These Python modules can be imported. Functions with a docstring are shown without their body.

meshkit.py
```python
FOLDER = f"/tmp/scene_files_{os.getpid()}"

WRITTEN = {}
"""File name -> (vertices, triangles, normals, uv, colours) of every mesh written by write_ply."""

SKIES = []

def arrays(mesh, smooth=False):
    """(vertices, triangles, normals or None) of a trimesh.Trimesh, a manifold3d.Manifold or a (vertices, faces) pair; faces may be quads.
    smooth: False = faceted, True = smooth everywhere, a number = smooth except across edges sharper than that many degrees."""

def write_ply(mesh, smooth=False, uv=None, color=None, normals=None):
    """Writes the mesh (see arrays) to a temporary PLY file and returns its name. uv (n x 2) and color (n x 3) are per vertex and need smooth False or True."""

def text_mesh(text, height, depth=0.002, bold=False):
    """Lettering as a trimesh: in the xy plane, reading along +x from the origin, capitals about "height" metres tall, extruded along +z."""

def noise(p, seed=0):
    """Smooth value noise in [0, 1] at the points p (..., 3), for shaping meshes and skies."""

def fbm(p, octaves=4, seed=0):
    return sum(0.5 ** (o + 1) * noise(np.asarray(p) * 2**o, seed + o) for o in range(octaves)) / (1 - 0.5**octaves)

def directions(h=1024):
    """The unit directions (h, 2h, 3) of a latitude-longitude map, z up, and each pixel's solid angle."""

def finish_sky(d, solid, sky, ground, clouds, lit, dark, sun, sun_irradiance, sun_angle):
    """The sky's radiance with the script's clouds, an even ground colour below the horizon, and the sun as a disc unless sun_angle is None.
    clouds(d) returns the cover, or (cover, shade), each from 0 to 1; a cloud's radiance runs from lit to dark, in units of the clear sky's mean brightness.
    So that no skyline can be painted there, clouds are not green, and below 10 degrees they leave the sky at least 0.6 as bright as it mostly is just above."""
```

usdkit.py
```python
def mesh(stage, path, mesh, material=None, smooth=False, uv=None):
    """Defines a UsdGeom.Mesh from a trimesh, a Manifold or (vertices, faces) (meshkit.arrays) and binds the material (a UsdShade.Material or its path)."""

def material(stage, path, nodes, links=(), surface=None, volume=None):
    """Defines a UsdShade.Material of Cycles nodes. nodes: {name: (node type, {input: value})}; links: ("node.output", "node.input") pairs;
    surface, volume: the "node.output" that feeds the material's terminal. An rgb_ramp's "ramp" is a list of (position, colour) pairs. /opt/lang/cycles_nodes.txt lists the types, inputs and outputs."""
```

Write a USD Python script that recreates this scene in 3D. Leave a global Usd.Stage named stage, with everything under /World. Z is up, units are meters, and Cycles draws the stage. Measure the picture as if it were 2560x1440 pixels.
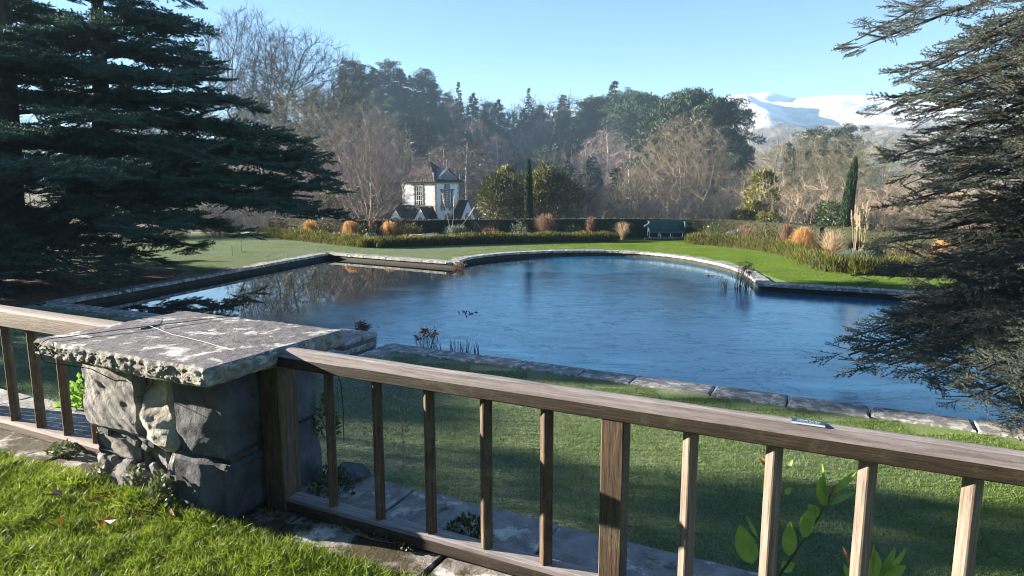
import math, random
import numpy as np, trimesh, meshkit, usdkit
from scipy.spatial import cKDTree
from shapely.geometry import Polygon, LineString, Point
from pxr import Usd, UsdGeom, UsdLux, UsdShade, Gf, Vt, Sdf

stage = Usd.Stage.CreateInMemory()
UsdGeom.SetStageUpAxis(stage, UsdGeom.Tokens.z)
UsdGeom.SetStageMetersPerUnit(stage, 1.0)
UsdGeom.Xform.Define(stage, '/World')
UsdGeom.Scope.Define(stage, '/World/Looks')

# ------------------------------------------------------------------ camera, sky, sun, exposure
EYE = 1.75
FPX = 1660.0
TH = math.atan(1660 / 10800)
cam = UsdGeom.Camera.Define(stage, '/World/camera')
cam.CreateHorizontalApertureAttr(36.0)
cam.CreateVerticalApertureAttr(20.25)
cam.CreateFocalLengthAttr(36.0 * FPX / 2560)
cam.CreateClippingRangeAttr((0.05, 20000.0))
cam.CreateFStopAttr(0.0)
cam.AddTranslateOp().Set((0, 0, EYE))
cam.AddRotateXOp().Set(90 - math.degrees(TH))
cam.CreateExposureAttr(2.68)

SUN_EL, SUN_PSI = math.radians(13.0), math.radians(14.0)
SUN = np.array([-math.cos(SUN_PSI) * math.cos(SUN_EL), math.sin(SUN_PSI) * math.cos(SUN_EL), math.sin(SUN_EL)])
sky_mat = usdkit.material(stage, '/World/Looks/sky', {
    's': ('sky_texture', {'sky_type': 'single_scattering', 'sun_disc': False, 'sun_elevation': SUN_EL, 'sun_rotation': math.atan2(SUN[0], SUN[1]),
                          'altitude': 100.0, 'air_density': 1.0, 'aerosol_density': 0.05, 'ozone_density': 4.9}),
    'b': ('background_shader', {'strength': 0.038})}, [('s.color', 'b.color')], surface='b.background')
dome = UsdLux.DomeLight.Define(stage, '/World/sky')
UsdShade.MaterialBindingAPI.Apply(dome.GetPrim()).Bind(sky_mat)
dome.GetPrim().SetCustomDataByKey('kind', 'structure')
dome.GetPrim().SetCustomDataByKey('label', 'clear pale blue winter sky')
sun = UsdLux.DistantLight.Define(stage, '/World/sun')
sun.CreateNormalizeAttr(True)
sun.CreateIntensityAttr(1.25)
sun.CreateAngleAttr(0.5)
sun.CreateColorAttr(Gf.Vec3f(1.0, 0.89, 0.74))
_z = SUN
_x = np.cross([0, 0, 1], _z); _x /= np.linalg.norm(_x)
_y = np.cross(_z, _x)
sun.AddTransformOp().Set(Gf.Matrix4d(*_x, 0, *_y, 0, *_z, 0, 0, 0, 0, 1))

# ------------------------------------------------------------------ helpers
_c, _s = math.cos(TH), math.sin(TH)


def ray(x, y):
    """The direction seen at a point of the 2560 x 1440 photograph."""
    v = 720 - y
    return np.array([x - 1280, FPX * _c + v * _s, v * _c - FPX * _s])


def at_z(x, y, z):
    r = ray(x, y)
    return r * ((z - EYE) / r[2]) + [0, 0, EYE]


def at_d(x, y, d):
    r = ray(x, y)
    return r * (d / r[1]) + [0, 0, EYE]


names = {}


def numbered(parent, name):
    k = names.get((parent, name), 0)
    names[(parent, name)] = k + 1
    return name if k == 0 else f'{name}_{k:03d}'


def setdata(p, label=None, cat=None, group=None, kind=None):
    for k, v in (('label', label), ('category', cat), ('group', group), ('kind', kind)):
        if v is not None:
            p.SetCustomDataByKey(k, v)
    return p


def thing(name, label=None, cat=None, loc=(0, 0, 0), rotz=0.0, group=None, kind=None, scale=None, tilt=None):
    path = '/World/' + numbered('/World', name)
    x = UsdGeom.Xform.Define(stage, path)
    x.AddTranslateOp().Set(Gf.Vec3d(*map(float, loc)))
    x.AddRotateZOp().Set(float(math.degrees(rotz)))
    if tilt:
        x.AddRotateYOp().Set(float(tilt))
    if scale is not None:
        x.AddScaleOp().Set(Gf.Vec3f(*([float(scale)] * 3 if np.ndim(scale) == 0 else map(float, scale))))
    setdata(x.GetPrim(), label, cat, group, kind)
    return path


def join(ms):
    vs, fs, n = [], [], 0
    for v, f in ms:
        if len(v) == 0:
            continue
        vs.append(np.asarray(v, float)); fs.append(np.asarray(f, int) + n); n += len(v)
    return np.vstack(vs), np.vstack(fs)


def mesh_of(m):
    if isinstance(m, trimesh.Trimesh):
        return np.array(m.vertices), np.array(m.faces)
    if isinstance(m, list):
        return join([mesh_of(x) for x in m])
    return m


def obj(name, mesh, material, parent='/World', smooth=False, label=None, cat=None, group=None, kind=None):
    path = f'{parent}/{numbered(parent, name)}'
    m = usdkit.mesh(stage, path, mesh_of(mesh), M[material], smooth=smooth)
    setdata(m.GetPrim(), label, cat, group, kind)
    return path


def klass(name):
    path = '/World/' + name + '_class'
    stage.CreateClassPrim(path)
    return path


def copy_of(cls, name, label, cat, loc, rotz=0.0, scale=1.0, group=None, tilt=None):
    path = thing(name, label, cat, loc, rotz, group, None, scale, tilt)
    p = stage.GetPrimAtPath(path)
    p.GetReferences().AddInternalReference(cls)
    p.SetInstanceable(True)
    return path


def scatter(path, protos, pos, quats, scales, ids, kind='stuff', label=None, cat=None):
    """A PointInstancer. protos: [(mesh, material)]; quats (n, 4) as w, x, y, z."""
    pi = UsdGeom.PointInstancer.Define(stage, path)
    rel = pi.CreatePrototypesRel()
    for k, parts in enumerate(protos):
        pp = f'{path}/kinds/kind_{k:03d}'
        UsdGeom.Xform.Define(stage, pp)
        for q, (mesh, material) in enumerate(parts):
            usdkit.mesh(stage, f'{pp}/piece_{q:03d}', mesh_of(mesh), M[material])
        rel.AddTarget(pp)
    pi.CreateProtoIndicesAttr(Vt.IntArray.FromNumpy(np.asarray(ids, np.int32)))
    pi.CreatePositionsAttr(Vt.Vec3fArray.FromNumpy(np.asarray(pos, np.float32)))
    q = np.asarray(quats, float)
    pi.CreateOrientationsAttr(Vt.QuathArray([Gf.Quath(float(a[0]), float(a[1]), float(a[2]), float(a[3])) for a in q]))
    sc = np.asarray(scales, np.float32)
    if sc.ndim == 1:
        sc = np.repeat(sc[:, None], 3, 1)
    pi.CreateScalesAttr(Vt.Vec3fArray.FromNumpy(sc))
    setdata(pi.GetPrim(), label, cat, None, kind)
    return path


def quat_from_mats(R):
    from scipy.spatial.transform import Rotation
    q = Rotation.from_matrix(R).as_quat()
    return q[:, [3, 0, 1, 2]]


def frames(xdir, up):
    """Rotation matrices whose x column is xdir and whose z column is near up."""
    x = xdir / np.linalg.norm(xdir, axis=1, keepdims=True)
    y = np.cross(up, x); y /= np.maximum(np.linalg.norm(y, axis=1, keepdims=True), 1e-9)
    z = np.cross(x, y)
    return np.stack([x, y, z], 2)


def box(x0, x1, y0, y1, z0, z1):
    v = np.array([[x, y, z] for z in (z0, z1) for y in (y0, y1) for x in (x0, x1)], float)
    f = np.array([[0, 2, 3], [0, 3, 1], [4, 5, 7], [4, 7, 6], [0, 1, 5], [0, 5, 4], [2, 6, 7], [2, 7, 3], [0, 4, 6], [0, 6, 2], [1, 3, 7], [1, 7, 5]])
    return v, f


def bbox(x0, x1, y0, y1, z0, z1, b=0.01):
    """A box whose edges are chamfered by b (hull of 24 points)."""
    p = []
    for x in (x0, x1):
        for y in (y0, y1):
            for z in (z0, z1):
                sx, sy, sz = (b if x == x0 else -b), (b if y == y0 else -b), (b if z == z0 else -b)
                p += [(x + sx, y + sy, z), (x + sx, y, z + sz), (x, y + sy, z + sz)]
    h = trimesh.convex.convex_hull(np.array(p, float))
    return np.array(h.vertices), np.array(h.faces)


def place(m, loc=(0, 0, 0), rz=0.0):
    v, f = mesh_of(m)
    c, s = math.cos(rz), math.sin(rz)
    return v @ np.array([[c, s, 0], [-s, c, 0], [0, 0, 1.0]]) + np.asarray(loc, float), f


def segs(P0, P1, R0, R1, sides=3, rng=None):
    """Separate tapered prisms for many segments at once."""
    P0, P1 = np.asarray(P0, float), np.asarray(P1, float)
    n = len(P0)
    R0, R1 = np.broadcast_to(R0, n), np.broadcast_to(R1, n)
    d = P1 - P0
    d = d / np.maximum(np.linalg.norm(d, axis=1, keepdims=True), 1e-9)
    a = np.where(np.abs(d[:, 2:3]) < 0.9, [[0, 0, 1.0]], [[1.0, 0, 0]])
    u = np.cross(d, a); u /= np.linalg.norm(u, axis=1, keepdims=True)
    w = np.cross(d, u)
    t = np.arange(sides) * 2 * np.pi / sides
    ring = u[:, None] * np.cos(t)[None, :, None] + w[:, None] * np.sin(t)[None, :, None]
    v = np.concatenate([P0[:, None] + ring * R0[:, None, None], P1[:, None] + ring * R1[:, None, None]], 1).reshape(-1, 3)
    k = np.arange(sides); k2 = (k + 1) % sides
    f = np.vstack([np.stack([k, k2, k2 + sides], 1), np.stack([k, k2 + sides, k + sides], 1)])
    f = (f[None] + (np.arange(n) * 2 * sides)[:, None, None]).reshape(-1, 3)
    return v, f[:, ::-1]


def tube(pts, rad, sides=8):
    """A connected tube along a polyline, closed at both ends."""
    p = np.asarray(pts, float); n = len(p)
    rad = np.broadcast_to(rad, n)
    d = np.gradient(p, axis=0); d /= np.linalg.norm(d, axis=1, keepdims=True)
    a = np.array([0, 0, 1.0]) if abs(d[0, 2]) < 0.9 else np.array([1.0, 0, 0])
    t = np.arange(sides) * 2 * np.pi / sides
    vs = []
    for i in range(n):
        u = np.cross(d[i], a); u /= np.linalg.norm(u); w = np.cross(d[i], u)
        a = np.cross(u, d[i])
        vs.append(p[i] + rad[i] * (np.cos(t)[:, None] * u + np.sin(t)[:, None] * w))
    v = np.vstack(vs + [p[:1], p[-1:]])
    k = np.arange(sides); k2 = (k + 1) % sides
    f = []
    for i in range(n - 1):
        o = i * sides
        f += [np.stack([o + k, o + k2 + sides, o + k2], 1), np.stack([o + k, o + k + sides, o + k2 + sides], 1)]
    f += [np.stack([np.full(sides, n * sides), k, k2], 1), np.stack([np.full(sides, n * sides + 1), (n - 1) * sides + k2, (n - 1) * sides + k], 1)]
    return v, np.vstack(f)


def blades(base, tip, width, bend=None, rng=None, side=None):
    """Thin leaf blades: two triangles up to a bent middle and one to the tip. bend: offset of the middle."""
    base, tip = np.asarray(base, float), np.asarray(tip, float)
    n = len(base)
    d = tip - base
    if side is None:
        r = rng.normal(size=(n, 3))
        side = np.cross(d, r)
    side = side / np.maximum(np.linalg.norm(side, axis=1, keepdims=True), 1e-9)
    w = np.broadcast_to(width, n)[:, None] * 0.5
    mid = base + 0.55 * d + (0 if bend is None else bend)
    v = np.stack([base - side * w, base + side * w, mid + side * w * 0.85, mid - side * w * 0.85, tip], 1).reshape(-1, 3)
    f = np.array([[0, 1, 2], [0, 2, 3], [3, 2, 4]])
    return v, (f[None] + (np.arange(n) * 5)[:, None, None]).reshape(-1, 3)


def tris(center, dirs, length, width, rng):
    """Single narrow triangles: needle tufts and leaf flecks."""
    n = len(center)
    dirs = dirs / np.maximum(np.linalg.norm(dirs, axis=1, keepdims=True), 1e-9)
    side = np.cross(dirs, rng.normal(size=(n, 3)))
    side /= np.maximum(np.linalg.norm(side, axis=1, keepdims=True), 1e-9)
    L, Wd = np.broadcast_to(length, n)[:, None], np.broadcast_to(width, n)[:, None]
    v = np.stack([center - side * Wd / 2, center + side * Wd / 2, center + dirs * L], 1).reshape(-1, 3)
    return v, np.arange(3 * n).reshape(-1, 3)


def leaves(center, dirs, length, width, rng, normal=None, fold=0.0):
    """Diamond leaves of two triangles."""
    n = len(center)
    dirs = dirs / np.maximum(np.linalg.norm(dirs, axis=1, keepdims=True), 1e-9)
    ref = rng.normal(size=(n, 3)) if normal is None else normal
    side = np.cross(dirs, ref)
    side /= np.maximum(np.linalg.norm(side, axis=1, keepdims=True), 1e-9)
    up = np.cross(side, dirs)
    L, Wd = np.broadcast_to(length, n)[:, None], np.broadcast_to(width, n)[:, None]
    m = center + dirs * L * 0.5
    v = np.stack([center, m - side * Wd / 2 + up * fold * Wd, center + dirs * L, m + side * Wd / 2 + up * fold * Wd], 1).reshape(-1, 3)
    f = np.array([[0, 2, 1], [0, 3, 2]])
    return v, (f[None] + (np.arange(n) * 4)[:, None, None]).reshape(-1, 3)


def unit(a):
    a = np.asarray(a, float)
    return a / np.maximum(np.linalg.norm(a, axis=-1, keepdims=True), 1e-9)


def spline(pts, n):
    from scipy.interpolate import CubicSpline
    p = np.asarray(pts, float)
    t = np.concatenate([[0], np.cumsum(np.linalg.norm(np.diff(p, axis=0), axis=1))])
    return CubicSpline(t, p)(np.linspace(0, t[-1], n))


def polyline_points(p, step):
    p = np.asarray(p, float)
    t = np.concatenate([[0], np.cumsum(np.linalg.norm(np.diff(p, axis=0), axis=1))])
    s = np.linspace(0, t[-1], max(2, int(t[-1] / step) + 1))
    return np.stack([np.interp(s, t, p[:, k]) for k in range(p.shape[1])], 1)


def flat(poly, z, step=None):
    """A flat sheet over a shapely polygon."""
    polys = getattr(poly, 'geoms', [poly])
    ms = []
    for g in polys:
        v, f = trimesh.creation.triangulate_polygon(g, engine='earcut')
        v = np.column_stack([v, np.full(len(v), z)])
        n = np.cross(v[f[:, 1]] - v[f[:, 0]], v[f[:, 2]] - v[f[:, 0]])[:, 2]
        f = np.where((n < 0)[:, None], f[:, ::-1], f)
        ms.append((v, f))
    return join(ms)


def rock(size, seed, rough=0.12, sub=3, freq=1.6, square=0.75):
    """A rough stone: a rounded box pushed about by noise."""
    m = trimesh.creation.icosphere(sub)
    v = np.array(m.vertices)
    inf = np.abs(v).max(1, keepdims=True)
    v = v / inf * square + v * (1 - square)
    d = meshkit.fbm(v * freq + seed * 7.3, 4, seed)[:, None] - 0.5
    v = v * (1 + 2 * rough * d)
    v = v * np.asarray(size) / 2
    return v, np.array(m.faces)


# ------------------------------------------------------------------ materials
M = {}


def mat(name, nodes, links, surface='p.BSDF', volume=None):
    M[name] = usdkit.material(stage, '/World/Looks/' + name, nodes, links, surface=surface, volume=volume)


def two_tone(name, a, b, scale, rough=0.8, bump=0.0, bscale=None, coord='geometry.position', stretch=None, island=0.0, trans=0.0, spec=0.3, detail=5.0, lo=0.35, hi=0.65, bdist=0.02, third=None):
    """Noise between two colours, optional bump, per-piece variation and light through leaves."""
    nt, out = coord.split('.')
    nodes = {'g': (nt, {}), 'map': ('mapping', {'scale': stretch or (1, 1, 1)}),
             'n': ('noise_texture', {'scale': scale, 'detail': detail, 'roughness': 0.62}),
             'r': ('rgb_ramp', {'ramp': [(lo, a), (hi, b)] if third is None else [(lo, a), (hi, b), (min(hi + .12, 1), third)]}),
             'p': ('principled_bsdf', {'roughness': rough, 'specular_ior_level': spec})}
    links = [(f'g.{out}', 'map.vector'), ('map.vector', 'n.vector'), ('n.fac', 'r.fac')]
    col = 'r.color'
    if island:
        nodes['gi'] = ('geometry', {})
        nodes['mr'] = ('map_range', {'from_min': 0.0, 'from_max': 1.0, 'to_min': 1 - island, 'to_max': 1 + island})
        nodes['hv'] = ('hsv', {'hue': 0.5, 'saturation': 1.0, 'fac': 1.0})
        links += [('gi.random_per_island', 'mr.value'), ('mr.result', 'hv.value'), (col, 'hv.color')]
        col = 'hv.color'
    links.append((col, 'p.base_color'))
    if bump:
        nodes['n2'] = ('noise_texture', {'scale': bscale or scale * 4, 'detail': 6.0, 'roughness': 0.65})
        nodes['b'] = ('bump', {'strength': bump, 'distance': bdist})
        links += [('map.vector', 'n2.vector'), ('n2.fac', 'b.height'), ('b.normal', 'p.normal')]
    surface = 'p.BSDF'
    if trans:
        nodes['t'] = ('translucent_bsdf', {})
        nodes['m'] = ('mix_closure', {'fac': trans})
        links += [(col, 't.color'), ('p.BSDF', 'm.closure1'), ('t.BSDF', 'm.closure2')]
        surface = 'm.closure'
    mat(name, nodes, links, surface)


def lichen_stone(name, dark, light, scale=3.0, amount=0.55, white=(0.62, 0.63, 0.60), moss=(0.13, 0.12, 0.03), moss_amount=0.62, bump=0.5, bscale=30, bdist=0.015, coord='geometry.position', rough=0.85, size=7.0):
    nt, out = coord.split('.')
    nodes = {'g': (nt, {}),
             'n1': ('noise_texture', {'scale': scale * 3, 'detail': 8.0, 'roughness': 0.65}),
             'r1': ('rgb_ramp', {'ramp': [(0.3, dark), (0.7, light)]}),
             'n2': ('noise_texture', {'scale': size, 'detail': 8.0, 'roughness': 0.66, 'distortion': 0.3}),
             'r2': ('rgb_ramp', {'ramp': [(amount - 0.02, (0, 0, 0)), (amount + 0.02, (.55, .55, .55)), (amount + 0.10, (1, 1, 1))]}),
             'n4': ('noise_texture', {'scale': size * 9, 'detail': 4.0}),
             'r4': ('rgb_ramp', {'ramp': [(0.3, (0.55, 0.55, 0.55)), (0.55, (1, 1, 1))]}),
             'mm': ('math', {'math_type': 'multiply'}),
             'x1': ('mix', {'mix_type': 'mix', 'color2': white}),
             'n3': ('noise_texture', {'scale': size * 0.6, 'detail': 7.0, 'roughness': 0.7}),
             'r3': ('rgb_ramp', {'ramp': [(moss_amount, (0, 0, 0)), (moss_amount + 0.08, (1, 1, 1))]}),
             'off': ('mapping', {'location': (17.3, 4.1, 9.2)}),
             'x2': ('mix', {'mix_type': 'mix', 'color2': moss}),
             'nb': ('noise_texture', {'scale': bscale, 'detail': 8.0, 'roughness': 0.7}),
             'b': ('bump', {'strength': bump, 'distance': bdist}),
             'p': ('principled_bsdf', {'roughness': rough, 'specular_ior_level': 0.25})}
    links = [(f'g.{out}', k + '.vector') for k in ('n1', 'n2', 'n4', 'nb', 'off')] + [
        ('off.vector', 'n3.vector'), ('n1.fac', 'r1.fac'), ('n2.fac', 'r2.fac'), ('n4.fac', 'r4.fac'), ('r2.color', 'mm.value1'), ('r4.color', 'mm.value2'),
        ('mm.value', 'x1.fac'), ('r1.color', 'x1.color1'), ('n3.fac', 'r3.fac'), ('r3.color', 'x2.fac'), ('x1.color', 'x2.color1'),
        ('x2.color', 'p.base_color'), ('nb.fac', 'b.height'), ('b.normal', 'p.normal')]
    mat(name, nodes, links)


def wood(name, stretch, dark, light, frost=0.0, frost_col=(0.50, 0.47, 0.47), bump=0.5, green=0.0):
    nodes = {'g': ('texture_coordinate', {}), 'ge': ('geometry', {}),
             'map': ('mapping', {'scale': stretch}),
             'n': ('noise_texture', {'scale': 14.0, 'detail': 8.0, 'roughness': 0.7}),
             'r': ('rgb_ramp', {'ramp': [(0.3, dark), (0.52, tuple(0.5 * (p + q) for p, q in zip(dark, light))), (0.7, light)]}),
             'nw': ('noise_texture', {'scale': 9.0, 'detail': 6.0, 'roughness': 0.75}),
             'rw': ('rgb_ramp', {'ramp': [(0.52, (0, 0, 0)), (0.64, (1, 1, 1))]}),
             'gm': ('math', {'math_type': 'multiply', 'value2': green}),
             'xg': ('mix', {'mix_type': 'mix', 'color2': (0.16, 0.17, 0.10)}),
             'sx': ('separate_xyz', {}),
             'fr': ('map_range', {'from_min': 0.35, 'from_max': 0.95, 'to_min': 0.0, 'to_max': frost, 'clamp': True}),
             'nf': ('noise_texture', {'scale': 11.0, 'detail': 8.0, 'roughness': 0.75}),
             'rf': ('rgb_ramp', {'ramp': [(0.32, (0.25, 0.25, 0.25)), (0.62, (1, 1, 1))]}),
             'fm': ('math', {'math_type': 'multiply'}),
             'x': ('mix', {'mix_type': 'mix', 'color2': frost_col}),
             'b': ('bump', {'strength': bump, 'distance': 0.006}),
             'p': ('principled_bsdf', {'roughness': 0.75, 'specular_ior_level': 0.3})}
    links = [('g.object', 'map.vector'), ('map.vector', 'n.vector'), ('n.fac', 'r.fac'), ('g.object', 'nw.vector'), ('nw.fac', 'rw.fac'), ('rw.color', 'gm.value1'),
             ('gm.value', 'xg.fac'), ('r.color', 'xg.color1'), ('ge.true_normal', 'sx.vector'), ('sx.z', 'fr.value'), ('map.vector', 'nf.vector'), ('nf.fac', 'rf.fac'),
             ('fr.result', 'fm.value1'), ('rf.color', 'fm.value2'), ('fm.value', 'x.fac'), ('xg.color', 'x.color1'), ('x.color', 'p.base_color'), ('n.fac', 'b.height'), ('b.normal', 'p.normal')]
    mat(name, nodes, links)


def plain(name, col, rough=0.6, spec=0.4):
    mat(name, {'p': ('principled_bsdf', {'base_color': col, 'roughness': rough, 'specular_ior_level': spec})}, [])


# vegetation
two_tone('grass_blade', (0.19, 0.32, 0.015), (0.38, 0.52, 0.05), 3.0, rough=0.55, island=0.5, trans=0.42, spec=0.25)
two_tone('grass_dry', (0.24, 0.20, 0.08), (0.34, 0.28, 0.12), 3.0, rough=0.6, island=0.3, trans=0.25)
two_tone('upper_soil', (0.06, 0.10, 0.02), (0.10, 0.16, 0.03), 9.0, rough=0.95, bump=0.6, bscale=60)
mat('lawn', {
    'g': ('geometry', {}), 'sx': ('separate_xyz', {}),
    'n1': ('noise_texture', {'scale': 0.7, 'detail': 9.0, 'roughness': 0.7}),
    'r1': ('rgb_ramp', {'ramp': [(0.3, (0.085, 0.150, 0.014)), (0.5, (0.125, 0.205, 0.020)), (0.72, (0.175, 0.250, 0.040))]}),
    'n2': ('noise_texture', {'scale': 38.0, 'detail': 5.0, 'roughness': 0.7}),
    'r2': ('rgb_ramp', {'ramp': [(0.32, (0.45, 0.45, 0.45)), (0.68, (1.25, 1.25, 1.25))]}),
    'mu': ('mix', {'mix_type': 'multiply', 'fac': 0.85}),
    'n3': ('noise_texture', {'scale': 0.35, 'detail': 6.0, 'roughness': 0.65}),
    'fx': ('map_range', {'from_min': -3.0, 'from_max': 9.0, 'to_min': 0.30, 'to_max': -0.28, 'clamp': True}),
    'fa': ('math', {'math_type': 'add'}),
    'fr': ('map_range', {'from_min': 0.35, 'from_max': 0.95, 'to_min': 0.0, 'to_max': 0.88, 'clamp': True}),
    'x': ('mix', {'mix_type': 'mix', 'color2': (0.205, 0.245, 0.190)}),
    'ma': ('mapping', {'scale': (1.0, 1.0, 1.0)}),
    'nb': ('noise_texture', {'scale': 22.0, 'detail': 8.0, 'roughness': 0.75}),
    'b': ('bump', {'strength': 0.9, 'distance': 0.08}),
    'p': ('principled_bsdf', {'roughness': 0.95, 'specular_ior_level': 0.15, 'sheen_weight': 0.15})},
    [('g.position', k + '.vector') for k in ('n1', 'n2', 'n3', 'nb', 'sx')] + [('n1.fac', 'r1.fac'), ('n2.fac', 'r2.fac'), ('n3.fac', 'fa.value1'), ('sx.x', 'fx.value'), ('fx.result', 'fa.value2'),
     ('fa.value', 'fr.value'), ('fr.result', 'x.fac'), ('r1.color', 'x.color1'), ('x.color', 'mu.color1'), ('r2.color', 'mu.color2'), ('mu.color', 'p.base_color'), ('nb.fac', 'b.height'), ('b.normal', 'p.normal')])
mat('lawn_blade', {
    'g': ('geometry', {}), 'sx': ('separate_xyz', {}),
    'n1': ('noise_texture', {'scale': 0.7, 'detail': 9.0, 'roughness': 0.7}),
    'r1': ('rgb_ramp', {'ramp': [(0.3, (0.085, 0.150, 0.014)), (0.5, (0.125, 0.205, 0.020)), (0.72, (0.175, 0.250, 0.040))]}),
    'n2': ('noise_texture', {'scale': 38.0, 'detail': 5.0, 'roughness': 0.7}),
    'r2': ('rgb_ramp', {'ramp': [(0.32, (0.45, 0.45, 0.45)), (0.68, (1.25, 1.25, 1.25))]}),
    'mu': ('mix', {'mix_type': 'multiply', 'fac': 0.85}),
    'n3': ('noise_texture', {'scale': 0.35, 'detail': 6.0, 'roughness': 0.65}),
    'fx': ('map_range', {'from_min': -3.0, 'from_max': 9.0, 'to_min': 0.30, 'to_max': -0.28, 'clamp': True}),
    'fa': ('math', {'math_type': 'add'}),
    'fr': ('map_range', {'from_min': 0.35, 'from_max': 0.95, 'to_min': 0.0, 'to_max': 0.88, 'clamp': True}),
    'x': ('mix', {'mix_type': 'mix', 'color2': (0.205, 0.245, 0.190)}),
    'ma': ('mapping', {'scale': (1.0, 1.0, 1.0)}),
    't': ('translucent_bsdf', {}), 'mc': ('mix_closure', {'fac': 0.35}),
    'p': ('principled_bsdf', {'roughness': 0.95, 'specular_ior_level': 0.15, 'sheen_weight': 0.15})},
    [('g.position', k + '.vector') for k in ('n1', 'n2', 'n3', 'sx')] + [('n1.fac', 'r1.fac'), ('n2.fac', 'r2.fac'), ('n3.fac', 'fa.value1'), ('sx.x', 'fx.value'), ('fx.result', 'fa.value2'),
     ('fa.value', 'fr.value'), ('fr.result', 'x.fac'), ('r1.color', 'x.color1'), ('x.color', 'mu.color1'), ('r2.color', 'mu.color2'), ('mu.color', 'p.base_color'), ('mu.color', 't.color'), ('p.BSDF', 'mc.closure1'), ('t.BSDF', 'mc.closure2')], surface='mc.closure')
two_tone('cedar_needle', (0.050, 0.130, 0.100), (0.115, 0.225, 0.145), 1.3, rough=0.6, island=0.35, trans=0.12, spec=0.3)
two_tone('cedar_needle_grey', (0.060, 0.105, 0.090), (0.135, 0.17, 0.13), 2.2, rough=0.6, island=0.4, trans=0.15, spec=0.3)
two_tone('cedar_twig', (0.06, 0.045, 0.032), (0.14, 0.10, 0.07), 6.0, rough=0.9)
two_tone('cedar_bark', (0.030, 0.024, 0.020), (0.075, 0.060, 0.048), 5.0, rough=0.95, bump=0.8, bscale=14, stretch=(1, 1, 0.25), bdist=0.05)
two_tone('bark_grey', (0.06, 0.052, 0.044), (0.15, 0.13, 0.10), 2.5, rough=0.9, bump=0.5, bscale=12, coord='texture_coordinate.object')
two_tone('bark_pale', (0.24, 0.205, 0.15), (0.40, 0.35, 0.26), 1.8, rough=0.9, bump=0.4, bscale=12, coord='texture_coordinate.object')
two_tone('bark_birch', (0.35, 0.32, 0.29), (0.60, 0.56, 0.52), 1.8, rough=0.8, coord='texture_coordinate.object')
two_tone('bark_pine', (0.08, 0.055, 0.042), (0.17, 0.11, 0.08), 2.0, rough=0.9, coord='texture_coordinate.object')
two_tone('twig_brown', (0.075, 0.060, 0.050), (0.15, 0.12, 0.095), 0.6, rough=0.9, island=0.3)
two_tone('twig_pale', (0.23, 0.18, 0.125), (0.38, 0.305, 0.215), 0.6, rough=0.9, island=0.3)
two_tone('twig_pink', (0.23, 0.18, 0.155), (0.36, 0.285, 0.24), 0.6, rough=0.9, island=0.3)
two_tone('twig_red', (0.17, 0.115, 0.10), (0.27, 0.18, 0.15), 0.6, rough=0.9, island=0.3)
two_tone('twig_olive', (0.19, 0.17, 0.09), (0.30, 0.26, 0.15), 0.6, rough=0.9, island=0.3)
two_tone('needle_pine', (0.022, 0.052, 0.026), (0.050, 0.095, 0.040), 0.25, rough=0.6, island=0.35, trans=0.1)
two_tone('needle_fir', (0.016, 0.036, 0.026), (0.034, 0.06, 0.036), 0.25, rough=0.6, island=0.35, trans=0.1)
two_tone('cypress_green', (0.018, 0.045, 0.014), (0.045, 0.095, 0.022), 2.0, rough=0.65, island=0.4, trans=0.1)
two_tone('leaf_olive', (0.09, 0.10, 0.025), (0.19, 0.185, 0.05), 0.4, rough=0.55, island=0.4, trans=0.25)
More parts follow.
